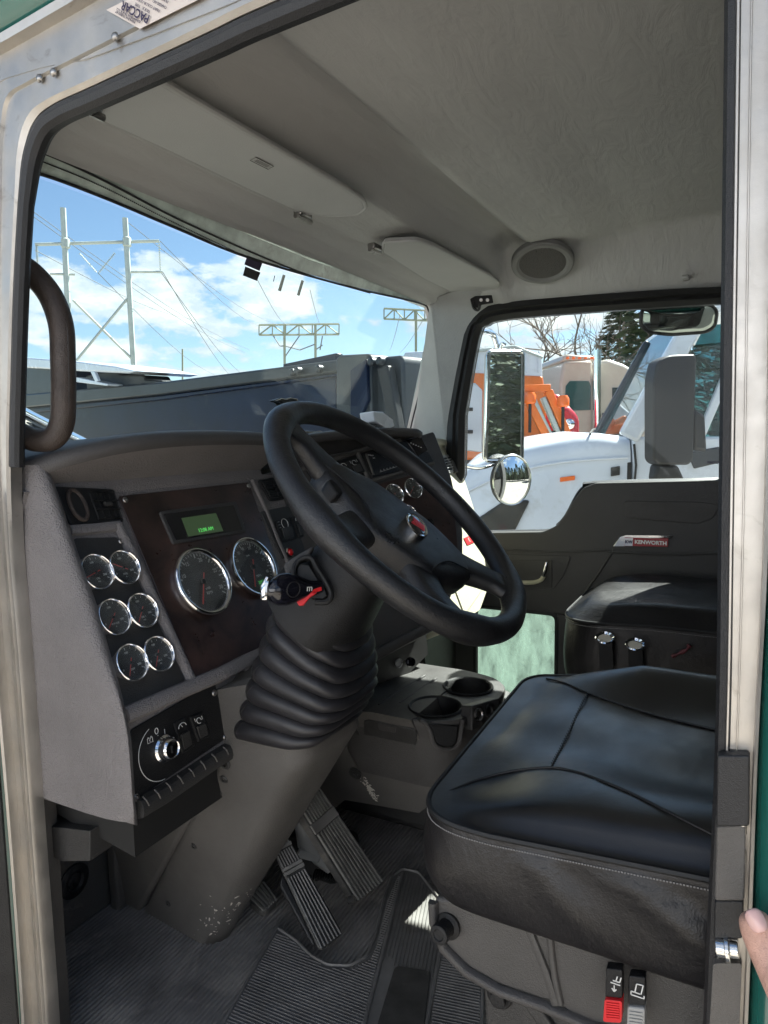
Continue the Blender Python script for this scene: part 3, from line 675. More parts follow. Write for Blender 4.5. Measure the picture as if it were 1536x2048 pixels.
for p, rr, nn, cp in (((188, 1147), .029, 195, 'OIL'), ((243, 1138), .029, 150, 'FUEL'), ((222, 1237), .029, 225, 'WATER'), ((279, 1224), .029, 230, 'AIR 1'), ((257, 1328), .029, 240, 'DIFF'), ((311, 1311), .029, 235, 'AIR 2')):
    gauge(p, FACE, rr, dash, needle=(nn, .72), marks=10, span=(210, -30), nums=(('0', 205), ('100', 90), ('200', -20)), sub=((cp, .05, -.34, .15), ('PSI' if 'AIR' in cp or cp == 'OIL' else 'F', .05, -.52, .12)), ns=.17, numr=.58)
# message display
mdp = [(319, 1022), (473, 1002), (494, 1064), (347, 1088)]
md = plate('message_display', mdp, FACE, .010, 'dash_dark', dash, r=.006, lift=.006, bevel=.0025, seg=3)
plate('display_window', [(328, 1028), (467, 1010), (485, 1060), (353, 1080)], FACE, .002, 'gloss_black', md, lift=.0068)
plate('screen', [(363, 1036), (432, 1026), (447, 1062), (377, 1073)], FACE, .001, 'lcd', md, lift=.0074, smooth=False)
text('12:08 AM', .0105, FACE(412, 1059, .008), XV, FU, 'lcd_text', md, 'readout', depth=.0002)
# warning lamp and switches by the column
wl = FACE(577, 1106, .001)
lm = build(MB().lathe([(.0115, 0), (.0115, .004), (.009, .006), (.0085, .003)], wl, FN, 28), 'warning_lamp', 'chrome', dash)
build(MB().lathe([(.0085, .002), (.0082, .006), (.006, .010), (.003, .0118), (0, .012)], wl, FN, 24), 'lens', 'red_lens', lm)
def switch(px, pl, par, icon='dots', m='black_plastic', proud=.004):
    P = [pl(*p, .0015) for p in px]
    s = build(MB().prism(rnd([p+pl.n*proud for p in P], .004), -pl.n*.008), 'rocker_switch', m, par, bevel=.0015)
    def q(u, v, l): return P[0].lerp(P[1], u).lerp(P[3].lerp(P[2], u), v)+pl.n*l
    build(MB().prism(rnd([q(.18, .42, proud+.0035), q(.82, .42, proud+.0035), q(.82, .9, proud+.0005), q(.18, .9, proud+.0005)], .002), -pl.n*.004), 'rocker', 'trim_dark', s, bevel=.0008)
    xd = (P[1]-P[0]).normalized(); yd = (P[0]-P[3]).normalized(); w_ = (P[1]-P[0]).length
    ic = MB(); c = q(.5, .24, proud+.0006)
    if icon == 'lamp':
        ic.tube([c+xd*w_*.2*math.cos(t)+yd*w_*.2*math.sin(t) for t in [i*PI/8 for i in range(16)]], .0006, 4, closed=True)
        for k in (-1, 0, 1): ic.bar(c-xd*w_*.3+yd*w_*.12*k, c-xd*w_*.42+yd*w_*.12*k, .0008, .0004, pl.n)
    elif icon == 'wiper':
        ic.tube([c+xd*w_*.3*math.cos(t)+yd*w_*.24*math.sin(t) for t in [i*PI/8 for i in range(9)]], .0006, 4); ic.bar(c, c+(xd*-.12+yd*.24)*w_, .0009, .0004, pl.n)
    else:
        ic.tube([c+xd*w_*.17*math.cos(t)+yd*w_*.17*math.sin(t) for t in [i*PI/8 for i in range(14)]], .0006, 4); ic.bar(c-xd*w_*.27, c-xd*w_*.27+yd*w_*.2, .0009, .0004, pl.n); ic.bar(c+xd*w_*.27, c+xd*w_*.27+yd*w_*.2, .0009, .0004, pl.n)
    build(ic, 'symbol', 'icon_white', s, smooth=False)
    return s
plate('switch_panel', [(521, 1023), (604, 1006), (640, 1100), (566, 1118)], FACE, .004, 'trim_dark', dash, r=.004, lift=.002, bevel=.001)
switch([(548, 1042), (578, 1035), (592, 1078), (563, 1085)], FACE, dash, 'lamp')
switch([(580, 1034), (606, 1029), (622, 1070), (596, 1077)], FACE, dash, 'wiper')
# centre section: switch row, climate panel, gauges
plate('switch_row_panel', [(612, 940), (712, 910), (733, 958), (640, 984)], CEN, .004, 'black_plastic', dash, r=.004, lift=.002, bevel=.001)
strip('fillet', [(714, 905), (725, 935), (738, 966)], .010, .007, 'shroud_grey', dash, CEN)
strip('fillet', [(640, 986), (700, 973), (760, 958), (812, 943), (866, 927)], .010, .007, 'shroud_grey', dash, CEN)
strip('fillet', [(600, 940), (660, 920), (740, 896), (800, 880)], .012, .006, 'shroud_grey', dash, CEN)
switch([(648, 938), (668, 933), (680, 958), (660, 963)], CEN, dash, 'dots', proud=.007)
switch([(670, 932), (691, 926), (705, 954), (683, 960)], CEN, dash, 'wiper', proud=.007)
switch([(689, 926), (712, 919), (727, 946), (705, 953)], CEN, dash, 'dots', proud=.01)
plate('climate_panel', [(722, 906), (810, 880), (858, 905), (868, 924), (745, 955)], CEN, .004, 'black_plastic', dash, r=.006, lift=.002, bevel=.001)
strip('climate_slot', [(732, 908), (738, 925), (747, 950)], .006, .003, 'shroud_grey', dash, CEN, l0=.002)
cl = MB()
for i in range(7):
    p = CEN(762+i*6.2, 942-i*1.9, .003); cl.tube([p, p+CU*.003], .0006, 4)
cl.bar(CEN(760, 944, .003), CEN(800, 931, .003), .0006, .0004, CN)
build(cl, 'climate_marks', 'icon_white', dash, smooth=False)
for i, (a, b) in enumerate(((736, 910), (742, 911), (746, 916))): text('MAX' if i < 2 else 'A/C', .005, CEN(a+2, b, .003), CXV, CU, 'icon_white', dash, 'climate_lettering', depth=.0002)
plate('wood_panel', [(728, 975), (868, 938), (908, 1010), (917, 1105), (870, 1200), (800, 1120)], CEN, .003, 'wood_panel', dash, r=.012, lift=.002, bevel=.001)
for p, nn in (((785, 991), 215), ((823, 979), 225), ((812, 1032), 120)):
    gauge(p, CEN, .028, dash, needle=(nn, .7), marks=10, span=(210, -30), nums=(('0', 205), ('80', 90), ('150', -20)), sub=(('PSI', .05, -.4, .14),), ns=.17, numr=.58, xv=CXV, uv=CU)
kb = CEN(856, 1048, .002)
build(MB().lathe([(.011, 0), (.0105, .012), (.009, .014), (0, .0145)], kb, CN, 24), 'dash_knob', 'gloss_black', dash)
# radio and small buttons under the right of the centre brow
rd = plate('radio', [(812, 880), (842, 873), (856, 900), (836, 912)], CEN, .004, 'gloss_black', dash, lift=.003, bevel=.001)
cl = MB()
for i in range(5): cl.box(CEN(822+i*5, 886+i*2.2, .0042), (.004, .0022, .0004), (CXV, CU, CN))
build(cl, 'radio_marks', 'icon_white', rd, smooth=False)
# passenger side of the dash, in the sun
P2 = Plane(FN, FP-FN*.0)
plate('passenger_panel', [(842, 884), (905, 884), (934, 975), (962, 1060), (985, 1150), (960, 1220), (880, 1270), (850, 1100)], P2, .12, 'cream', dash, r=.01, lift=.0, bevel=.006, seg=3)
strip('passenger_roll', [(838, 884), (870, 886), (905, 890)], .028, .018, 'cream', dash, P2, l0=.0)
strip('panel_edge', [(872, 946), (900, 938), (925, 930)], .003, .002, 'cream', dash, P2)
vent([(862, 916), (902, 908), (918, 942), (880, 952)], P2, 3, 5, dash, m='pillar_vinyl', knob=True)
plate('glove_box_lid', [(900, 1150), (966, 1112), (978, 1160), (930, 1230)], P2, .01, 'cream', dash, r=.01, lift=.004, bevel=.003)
bb = plate('badge', [(928, 1076), (942, 1070), (949, 1084), (935, 1090)], P2, .003, 'red_plastic', dash, lift=.003)
text('K', .022, P2(938.5, 1080, .004), XV, FU, 'chip', bb, depth=.0003)
plate('passenger_side_pod', [(903, 920), (914, 912), (925, 930), (922, 944), (912, 944)], P2, .02, 'shroud_grey', dash, r=.006, lift=.012, bevel=.003)
# ---- lower switch panel with the ignition
lpn = plate('lower_panel', [(262, 1460), (430, 1364), (457, 1474), (270, 1602)], LOW, .006, 'black_plastic', dash, r=.006, lift=.002, bevel=.001)
for p in ((428, 1386), (450, 1474), (272, 1595)): bolt(LOW(*p, .002), LOWN, dash, .0055)
dd = LOW(322, 1502, .0025)
build(MB().tube([dd+XV*.044*math.cos(t)+LU*.044*math.sin(t) for t in [i*PI/24+PI*.62 for i in range(22)]], .0006, 5), 'ignition_ring', 'icon_white', lpn)
ig = LOW(328, 1497, .002)
ign = build(MB().lathe([(.021, 0), (.021, .003), (.018, .006), (.0165, .016), (.014, .019), (.0135, .017)], ig, LOWN, 40), 'ignition_lock', 'chrome', lpn)
build(MB().lathe([(.0135, .016), (0, .0165)], ig, LOWN, 24), 'lock_barrel', 'steel', lpn)
build(MB().box(ig+LOWN*.017, (.003, .011, .001), (XV, LU, LOWN)), 'key_slot', 'seam', lpn)
tm = MB()
tm.tube([LOW(313, 1462, .0028)+XV*.0032*math.cos(t)+LU*.0045*math.sin(t) for t in [i*PI/8 for i in range(16)]], .0007, 4, closed=True)
tm.bar(LOW(330, 1468, .0028), LOW(329, 1458, .0028), .0013, .0004, LOWN)
def icon_batt(c, s):
    c = V(c); tm.tube([c+XV*a*s+LU*b*s for a, b in ((-1, -.8), (1, -.8), (1, .6), (-1, .6))], .0006, 4, closed=True)
    tm.bar(c+XV*-.6*s+LU*.6*s, c+XV*-.6*s+LU*1.0*s, .002, .0005, LOWN); tm.bar(c+XV*.6*s+LU*.6*s, c+XV*.6*s+LU*1.0*s, .002, .0005, LOWN)
    tm.bar(c+XV*.3*s+LU*.4*s, c+XV*-.25*s-LU*.1*s, .0009, .0005, LOWN); tm.bar(c+XV*-.25*s-LU*.1*s, c+XV*.15*s-LU*.5*s, .0009, .0005, LOWN)
icon_batt(LOW(300, 1480, .0028), .005)
c_ = LOW(345, 1480, .0028); tm.tube([c_+XV*.005*math.cos(t)+LU*.004*math.sin(t) for t in [i*PI/4 for i in range(8)]], .0006, 4, closed=True); tm.bar(c_-XV*.002-LU*.002, c_+XV*.002+LU*.003, .0009, .0005, LOWN)
for p in ((306, 1483), (316, 1471), (329, 1471)): tm.box(LOW(*p, .0028), (.0012, .0012, .0004), (XV, LU, LOWN))
build(tm, 'ignition_marks', 'icon_white', lpn, smooth=False)
switch([(345, 1446), (370, 1432), (388, 1492), (363, 1508)], LOW, dash, 'wiper', proud=.003)
switch([(376, 1434), (402, 1424), (418, 1472), (393, 1484)], LOW, dash, 'dots', proud=.005)
rl = strip('lower_roll', [(272, 1618), (320, 1590), (370, 1557), (420, 1523), (462, 1497)], .03, .016, 'trim_dark', dash, LOW)
gr = MB()
for i in range(8):
    t = .1+i*.12; a = LOW(272+190*t, 1618-121*t, .013)
    gr.tube([a+LU*.009-LOWN*.003, a+LU*.004+LOWN*.0035, a-LU*.004+XV*.003+LOWN*.0035, a-LU*.009+XV*.004-LOWN*.003], .0016, 5)
build(gr, 'roll_creases', 'shroud_grey', dash)
# black metal under the dash
ud = MB(); a, b = LOW(266, 1640, -.03), LOW(470, 1510, -.03)
ud.prism([V((a.x, a.y, a.z-.06)), V((a.x, a.y+.2, a.z-.03)), V((a.x, a.y+.2, a.z+.1)), V((a.x, a.y, a.z+.04))], (.42, 0, 0))
build(ud, 'under_dash_beam', 'seam', dash, smooth=False)
bx = [hx(.045, *p) for p in ((72, 1650), (180, 1662), (180, 1722), (124, 1723), (74, 1700))]
build(MB().prism(bx, (.11, 0, 0)), 'under_dash_bracket', 'trim_dark', dash, bevel=.001)
# ---- grab handle on the front pillar
gh = thing('grab_handle', 'thick brown-black grab handle curving off the front door pillar beside the windscreen', 'grab handle', tuple(hx(.05, 60, 900)))
ghp = [hx(x, a, b) for x, a, b in ((.040, 30, 528), (.055, 62, 546), (.066, 100, 590), (.068, 122, 650), (.066, 126, 720), (.066, 127, 790), (.066, 124, 845), (.062, 106, 876), (.052, 72, 880), (.038, 38, 868))]
gs_ = smooth_path(ghp, 8)
build(MB().tube(gs_, .0178, 18), 'grip', 'handle_vinyl', gh)
build(MB().tube([p+V((-.004, -.0165, 0)) for p in gs_[14:62]], .0012, 5), 'mould_seam', 'trim_dark', gh)
for p in (ghp[0], ghp[-1]): build(MB().lathe([(.028, -.004), (.028, .004), (.02, .008), (.018, .012)], p+V((.0, .02, 0)), (0, -1, 0), 20), 'handle_foot', 'handle_vinyl', gh)
# ------------------------------------------------------------------ steering wheel
WC = V((.294, .465, .886)); tw = math.radians(43.7); pw = math.radians(2.05)
WN = V((math.sin(pw), -math.cos(pw)*math.sin(tw), math.cos(pw)*math.cos(tw))); WU = (V((1, 0, 0))-WN*WN.x).normalized(); WV = WN.cross(WU)
aw = math.radians(-59); LX = WU*math.cos(aw)+WV*math.sin(aw); LY = -WU*math.sin(aw)+WV*math.cos(aw)
RW = .225
col = thing('steering_column', 'black steering wheel with oval red emblem on a bellows-covered column with tall grey lower cover', 'steering wheel', (.3, .9, 0))
wh = None
def WP(x, y, z=0): return WC+LX*x+LY*y+WN*z
rim = []; rr = []
n = 128
for i in range(n):
    a = 2*PI*i/n; d = math.degrees(a) % 360
    rim.append(WP(RW*math.cos(a), RW*math.sin(a)))
    k = max(math.exp(-(min(abs(d-s), 360-abs(d-s))/11)**2) for s in (2, 178, 238, 302))
    rr.append(.0182+.0035*k+.0006*math.sin(a*18)*0)
mb = MB(); loops = []
for i in range(n):
    a = 2*PI*i/n; ro = (LX*math.cos(a)+LY*math.sin(a)); r = rr[i]
    loops.append([rim[i]+ro*r*math.cos(t)+WN*r*1.0*math.sin(t) for t in [j*2*PI/20 for j in range(20)]])
loops.append(loops[0]); mb.loft(loops, caps=False)
wh = build(mb, 'steering_wheel', 'wheel_leather', col, weld=True, ang=80)
# hub pad and spokes: cushioned shapes with a rounded section
def pad(outline, zf, zb, crown, r, name, m, par, zfn=None):
    pts = rnd([V((x, y, 0)) for x, y in outline], r, 6); pts = smooth_path(pts[::2], 2, True)
    cx = sum(p.x for p in pts)/len(pts); cy = sum(p.y for p in pts)/len(pts); loops = []
    for s, z in ((.93, zb), (1.0, zb+.006), (1.02, (zf+zb)/2), (1.0, zf-.006), (.965, zf-.0015), (.9, zf+crown*.25), (.75, zf+crown*.6), (.5, zf+crown*.9), (.25, zf+crown), (.02, zf+crown)):
        loops.append([WP(cx+(p.x-cx)*s, cy+(p.y-cy)*s, z+(zfn(cx+(p.x-cx)*s, cy+(p.y-cy)*s) if zfn else 0)) for p in pts])
    return build(MB().loft(loops), name, m, par, ang=60)
hump = lambda x, y: -.0*(abs(x)/.1)
SX = .012
pad([(-.150+SX, .030), (-.07+SX, .068), (.06+SX, .070), (.135+SX, .034), (.140+SX, -.014), (.105+SX, -.050), (.060+SX, -.092), (-.060+SX, -.092), (-.105+SX, -.050), (-.150+SX, -.016)], -.008, -.055, .006, .03, 'hub_pad', 'wheel_leather', wh)
pad([(-.085, .035), (.085, .035), (.085, -.075), (-.085, -.075)], -.05, -.075, .0, .03, 'hub_back', 'black_plastic', wh)
def spoke(pts, w, h, nm='spoke'):
    P = smooth_path([WP(*p) for p in pts], 6); lo = []
    for i, p in enumerate(P):
        t = (P[min(i+1, len(P)-1)]-P[max(i-1, 0)]).normalized(); s = t.cross(WN).normalized(); u = i/(len(P)-1)
        ww = w[0]+(w[1]-w[0])*math.sin(u*PI/2)+w[2]*max(0, u-.8)*5; hh = h[0]+(h[1]-h[0])*u; nn = s.cross(t)
        lo.append([p+s*ww*math.copysign(abs(math.cos(a))**.6, math.cos(a))+nn*hh*math.copysign(abs(math.sin(a))**.8, math.sin(a)) for a in [j*2*PI/20 for j in range(20)]])
    build(MB().loft(lo), nm, 'wheel_leather', wh, ang=70)
for s in (-1, 1):
    spoke([(s*.07, .012, -.030), (s*.13, .016, -.024), (s*.175, .014, -.012), (s*.218, .010, -.001)], (.042, .024, .012), (.02, .011))
    spoke([(s*.045, -.06, -.030), (s*.075, -.115, -.028), (s*.098, -.160, -.014), (s*.114, -.192, -.001)], (.034, .019, .014), (.018, .010))
for s in (-1, 1):
    gp_ = smooth_path([WP(SX+s*x, y, z) for x, y, z in ((.148, -.004, -.0085), (.115, -.018, -.0045), (.085, -.034, -.003), (.066, -.058, -.0035), (.052, -.088, -.0095))], 6)
    build(MB().tube(gp_, .0012, 6), 'pad_groove', 'seam', wh)
# thumb buttons beside the pad
for s in (-1, 1): pad([(s*.090, -.030), (s*.122, -.022), (s*.126, -.040), (s*.105, -.060)], -.012, -.03, .002, .01, 'thumb_button', 'black_plastic', wh)
# emblem
ec = (SX+.014, -.012)
def ell(rx, ry, z, k=40): rx, ry = ry*1.02, rx*1.08; z += .003; return [WP(ec[0]+rx*math.cos(t), ec[1]+ry*math.sin(t), z) for t in [j*2*PI/k for j in range(k)]]
em = build(MB().loft([ell(.0285, .0205, -.018), ell(.0285, .0205, .001), ell(.027, .019, .0025), ell(.0255, .0175, .0015)]), 'emblem', 'chrome', wh)
build(MB().loft([ell(.0255, .0175, .001), ell(.020, .013, .0026), ell(.010, .006, .0034), ell(.0002, .0002, .0036)]), 'emblem_dome', 'gloss_black', em)
rd = MB()
def EP(x, y, z=.0036): return WP(ec[0]-y*1.15, ec[1]+x*1.3, z+.0035-(x*x+y*y)*6)
for i in range(6):
    x0 = -.0075+i*.003; top = .008 if i > 1 else .011-.001*i
    rd.add([EP(x0*1.1, top), EP(x0*1.1+.0017, top), EP(x0*.8+.0014, -.011), EP(x0*.8, -.011)]+[EP(x0*1.1, top, .0042), EP(x0*1.1+.0017, top, .0042), EP(x0*.8+.0014, -.011, .0042), EP(x0*.8, -.011, .0042)], [(0, 1, 2, 3), (4, 5, 6, 7), (0, 1, 5, 4), (1, 2, 6, 5), (2, 3, 7, 6), (3, 0, 4, 7)])
build(rd, 'emblem_bars', 'red_plastic', em, smooth=False)
# ------------------------------------------------------------------ steering column
ax = -WN
cc_ = lambda s, x=0, y=0: WC+ax*s+V((1, 0, 0))*x+V((1, 0, 0)).cross(ax)*y
def sup(c, u, v, a, b, e=2.6, k=48): return [c+u*a*math.copysign(abs(math.cos(t))**(2/e), math.cos(t))+v*b*math.copysign(abs(math.sin(t))**(2/e), math.sin(t)) for t in [j*2*PI/k for j in range(k)]]
vv = V((1, 0, 0)).cross(ax).normalized()
lp_ = []
for s, a, b in ((.062, .040, .038), (.075, .055, .052), (.10, .066, .060), (.13, .073, .066), (.16, .082, .073), (.19, .092, .080), (.22, .095, .083)):
    lp_.append(sup(WC+ax*s+vv*(-.004)+V((-.006, 0, 0)), V((1, 0, 0)), vv, a, b, 2.5))
build(MB().loft(lp_), 'column_shell', 'black_plastic', col, ang=60)
# bellows
T0 = WC+ax*.185+V((0, .004, -.006)); B0 = V((.322, .690, .500))
mb = MB(); lo = []; NR = 8; steps = NR*10
for i in range(steps+1):
    t = i/steps; c = T0.lerp(B0, t); c += V((0, -.014, .0))*math.sin(t*PI)
    dirv = (ax*(1-t)+V((.0, -.06, -1)).normalized()*t).normalized(); u = V((1, 0, 0)); u = (u-dirv*u.dot(dirv)).normalized(); v = u.cross(dirv).normalized()
    ph = (t*NR) % 1; k = max(0, math.sin(ph*PI))**.55
    a = .083+.017*min(1, t*1.7)-.004*t; w_ = .0125*(k-.72)
    e = 2.6+1.2*t
    L_ = sup(c, u, v, a+w_, (a*.92)+w_, e, 64)
    sag = .003*math.sin(i*.9)
    lo.append([p+V((0, 0, .0013*math.sin(j*.35+i*.05)+.0007*math.sin(j*.8+t*9))) for j, p in enumerate(L_)])
mb.loft(lo, caps=False); build(mb, 'bellows', 'boot_rubber', col, ang=75)
sm = MB(); sm.tube([l[26]+(l[26]-B0.lerp(T0, 1-i/steps)).normalized()*.0004 for i, l in enumerate(lo)], .0009, 5); build(sm, 'bellows_seam', 'seam', col)
# collar opening where the stalk comes out, raised lip on the door side
def pxcol(a, b, l=0):
    """a point on the column shell as seen from the door: plane facing the door side"""
    n = V((-.80, -.45, .40)).normalized(); p = WC+ax*.13; return H(a, b, n, n.dot(p)+.068+l)
sh_ = [(592, 1138), (602, 1128), (618, 1130), (625, 1142), (640, 1166), (650, 1180), (654, 1192), (644, 1198), (625, 1196), (600, 1180)]
build(MB().prism([pxcol(*p, .004) for p in sh_], V((.8, .45, -.4)).normalized()*.02), 'stalk_slot', 'seam', col, bevel=.001)
lip = smooth_path([pxcol(*p, .006) for p in [(588, 1150), (590, 1132), (602, 1118), (622, 1116), (634, 1136), (652, 1164), (662, 1188), (654, 1203), (630, 1204)]], 6)
build(MB().tube(lip, .0045, 8), 'slot_lip', 'black_plastic', col)
wing = [(566, 1128), (596, 1108), (628, 1090), (622, 1104), (618, 1118), (598, 1122), (588, 1140), (574, 1160)]
build(MB().prism([pxcol(*p, .002) for p in wing], V((.8, .45, -.4)).normalized()*.02), 'column_wing', 'dash_dark', col, bevel=.004)
# shift stalk
sk0, sk1 = pxcol(640, 1172, .0), pxcol(534, 1178, .055)
dv = (sk1-sk0); mbk = MB(); lo = []
su_ = V((0, 0, 1))-dv.normalized()*dv.normalized().z; su_.normalize(); sv_ = dv.normalized().cross(su_)
for t, a, b in ((0, .010, .010), (.2, .011, .010), (.35, .016, .012), (.5, .021, .013), (.65, .0235, .0145), (.8, .022, .014), (.92, .016, .012), (1.0, .007, .007)):
    lo.append([sk0+dv*t+su_*a*math.cos(k*2*PI/24)+sv_*b*math.sin(k*2*PI/24)+V((0, 0, -.002)) for k in range(24)])
hd_ = build(mbk.loft(lo), 'shift_stalk', 'gloss_black', col, ang=80)
p = sk0+dv*1.0
build(MB().tube([sk0+dv*.99+su_*.016, sk0+dv*1.045+su_*.004, sk0+dv*1.03-su_*.014], [.004, .0065, .005], 10), 'stalk_tip', 'chrome', hd_)
ov_ = [sk0+dv*(.62+.12*math.cos(t))+su_*.011*math.sin(t)-sv_*(.0145 if sv_.dot(CAM-sk0) < 0 else -.0145) for t in [k*2*PI/20 for k in range(20)]]
build(MB().tube(ov_, .0008, 5, closed=True), 'stalk_button', 'black_plastic', hd_)
lt = sk0+dv*.30+(sv_ if sv_.dot(CAM-sk0) > 0 else -sv_)*.0125
text('m', .014, lt, -dv.normalized(), su_, 'icon_white', hd_, 'stalk_marking', depth=.0002)
rt = [pxcol(*p, .018) for p in [(588, 1196), (622, 1186), (634, 1184), (618, 1196), (607, 1210), (598, 1211)]]
build(MB().prism(rt, V((.8, .45, -.4)).normalized()*.006), 'trailer_brake_tab', 'red_plastic', col, bevel=.001)
build(MB().bar(pxcol(640, 1176, .006), pxcol(606, 1186, .018), .012, .006), 'tab_arm', 'red_plastic', col, bevel=.001)
# tall lower cover
top4 = [V((.246, .812, .425)), V((.246, .622, .482)), V((.415, .600, .49)), V((.42, .86, .50))]
mid4 = [V((.26, .95, .25)), V((.262, .765, .26)), V((.40, .745, .26)), V((.42, .98, .25))]
bot4 = [V((.345, 1.125, .001)), V((.322, .925, .001)), V((.372, .892, .001)), V((.42, 1.1, .001))]
def rl4(q, r): return rnd(q, [.02, r, r*.8, .02], 8)
lo = []
for k in range(13):
    t = k/12; q = [(top4[i].lerp(bot4[i], t)) for i in range(4)]
    lo.append(rl4(q, .05))
t2 = [p+V((0, .05, .13)) for p in top4]
lo.insert(0, rl4([t2[i] for i in range(4)], .05))
cover = build(MB().loft(lo), 'lower_cover', 'shroud_grey', col, ang=70); CV = surf(cover)
# flange between the cover and the bulkhead
fl = MB(); fl.prism([V((.335, 1.125, .0)), V((.345, 1.20, .0)), V((.26, 1.20, .50)), V((.25, .81, .42))], (.12, 0, 0)); build(fl, 'cover_flange', 'shroud_grey', col, bevel=.01, seg=3)
build(MB().prism([(.318, 1.19, .0), (.318, 1.165, .0), (.318, 1.155, .5), (.318, 1.19, .5)], (.05, 0, 0)), 'flange_step', 'shroud_grey', col, bevel=.006)
def cov(a, b, l=0):
    n = (top4[1]-top4[0]).cross(bot4[0]-top4[0]).normalized()
    if n.x > 0: n = -n
    return H(a, b, n, n.dot(top4[0])+l), n
for a, b, r in ((452, 1528, .010), (448, 1558, .008), (436, 1585, .009), (388, 1692, .007), (337, 1807, .007)):
    p, nn = CV(a, b)
    if p: bolt(p-nn*.001, nn, col, r, 'trim_dark', 'cover_screw')
# scuffs knocked into the foot of the cover
random.seed(3); ch = MB()
def fleck(f, a, b, s, mb, el=1.0):
    p, nn = f(a, b)
    if p is None: return
    t = nn.cross(V((random.gauss(0, 1), random.gauss(0, 1), random.gauss(0, 1)))).normalized(); u = nn.cross(t)
    mb.prism([p-nn*.0006+t*s*el*math.cos(k)*random.uniform(.5, 1.8)+u*s*.6*math.sin(k)*random.uniform(.4, 1) for k in (0, .8, 1.7, 2.6, 3.4, 4.2, 5.2)], nn*.0012)
for i in range(34): fleck(CV, random.gauss(432, 20), random.gauss(1836, 22), random.choice((.0007, .0009, .0012, .002, .0036)), ch, 1.0)
for i in range(14):
    t = random.random(); fleck(CV, 455+t*50+random.gauss(0, 2), 1832-t*52+random.gauss(0, 3), random.uniform(.0008, .002), ch, 1.6)
absorb(cover, ch, 'chip')
# ------------------------------------------------------------------ pedals
def pedal(name, label, quad, ribs, plain=None, thick=.016, arm=None):
    """quad: px + height; four corners, clockwise from the top left"""
    P = [hz(z, a, b) for a, b, z in quad]; n = (P[1]-P[0]).cross(P[3]-P[0]).normalized()
    if n.z < 0: n = -n
    t = thing(name, label, 'pedal', tuple((P[2]+P[3])/2), 'foot pedals')
    def q(u, v, l=0): return P[0].lerp(P[1], u).lerp(P[3].lerp(P[2], u), v)+n*l
    build(MB().prism(rnd(P, .012), -n*thick), 'pedal_plate', 'pedal_rubber', t, bevel=.003)
    m = MB()
    for i in range(ribs):
        u = (i+.5)/ribs
        for (va, vb) in (plain or [(.02, .98)]): m.bar(q(.03+u*.94, va, .003), q(.03+u*.94, vb, .003), (P[1]-P[0]).length/ribs*.42, .0055, n)
    build(m, 'pedal_ribs', 'pedal_tread', t, smooth=False)
    return t, q, n
acc, q, n = pedal('accelerator_pedal', 'long ribbed accelerator pedal, the longer and farther of the two upright pedals', [(585, 1600, .30), (628, 1560, .30), (768, 1762, .055), (712, 1806, .055)], 9, [(.0, .24), (.34, .985)])
build(MB().prism([q(.02, .25, .0045), q(.98, .25, .0045), q(.98, .33, .0045), q(.02, .33, .0045)], -n*.004), 'wear_pad', 'floor_rubber', acc)
build(MB().lathe([(.009, -.004), (.009, .006), (.005, .009), (0, .009)], q(-.02, .96, -.004), n, 20), 'pedal_hinge', 'steel', acc)
brk, q, n = pedal('brake_pedal', 'shorter ribbed brake pedal with cross-cut tread, nearest the steering column', [(540, 1690, .19), (575, 1672, .20), (687, 1868, .045), (640, 1904, .045)], 7, [(.0, .06), (.10, .24), (.34, .985)])
m = MB()
for v in (.07, .26, .30): m.bar(q(.0, v, .003), q(1, v, .003), .006, .006, n)
build(m, 'cross_ribs', 'pedal_tread', brk, smooth=False)
build(MB().prism([q(-.35, .35, -.012), q(0, .25, -.012), q(0, .9, -.012), q(-.12, .95, -.02)], -n*.03), 'pedal_base', 'rubber', brk, bevel=.006)
clp, q, n = pedal('clutch_pad', 'small scuffed ribbed foot pad low beside the foot of the column cover', [(497, 1800, .03), (530, 1762, .04), (556, 1800, .03), (525, 1826, .02)], 6)
arm = thing('pedal_linkage', 'bare alloy pedal arm with a bolt behind the ribbed accelerator pedal', 'pedal arm', tuple(hz(.03, 640, 1720)))
m = MB(); am = [hz(z, a, b) for a, b, z in ((600, 1640, .2), (612, 1690, .13), (640, 1720, .09), (662, 1740, .07))]
m.tube(am, [.016, .022, .02, .014], 10, flat=.5); build(m, 'arm', 'grey_plastic', arm, ang=40)
build(MB().bar(hz(.12, 596, 1704), hz(.10, 640, 1716), .012, .02), 'cross_arm', 'grey_plastic', arm, bevel=.003)
bolt(hz(.115, 632, 1697), n, arm, .008)
m = MB()
for i in range(14):
    t = i/13; c = hz(.03, 628, 1750).lerp(hz(.02, 695, 1768), t)+V((0, 0, .012*math.sin(t*PI))); d = (hz(.02, 695, 1768)-hz(.03, 628, 1750)).normalized()
    m.lathe([(.010, -.001), (.0125, .0005), (.010, .002)], c, d, 12)
build(m, 'return_spring_boot', 'rubber', arm)
build(MB().box(hz(.04, 640, 1700), (.12, .16, .08)), 'pedal_box', 'seam', arm, bevel=.02)
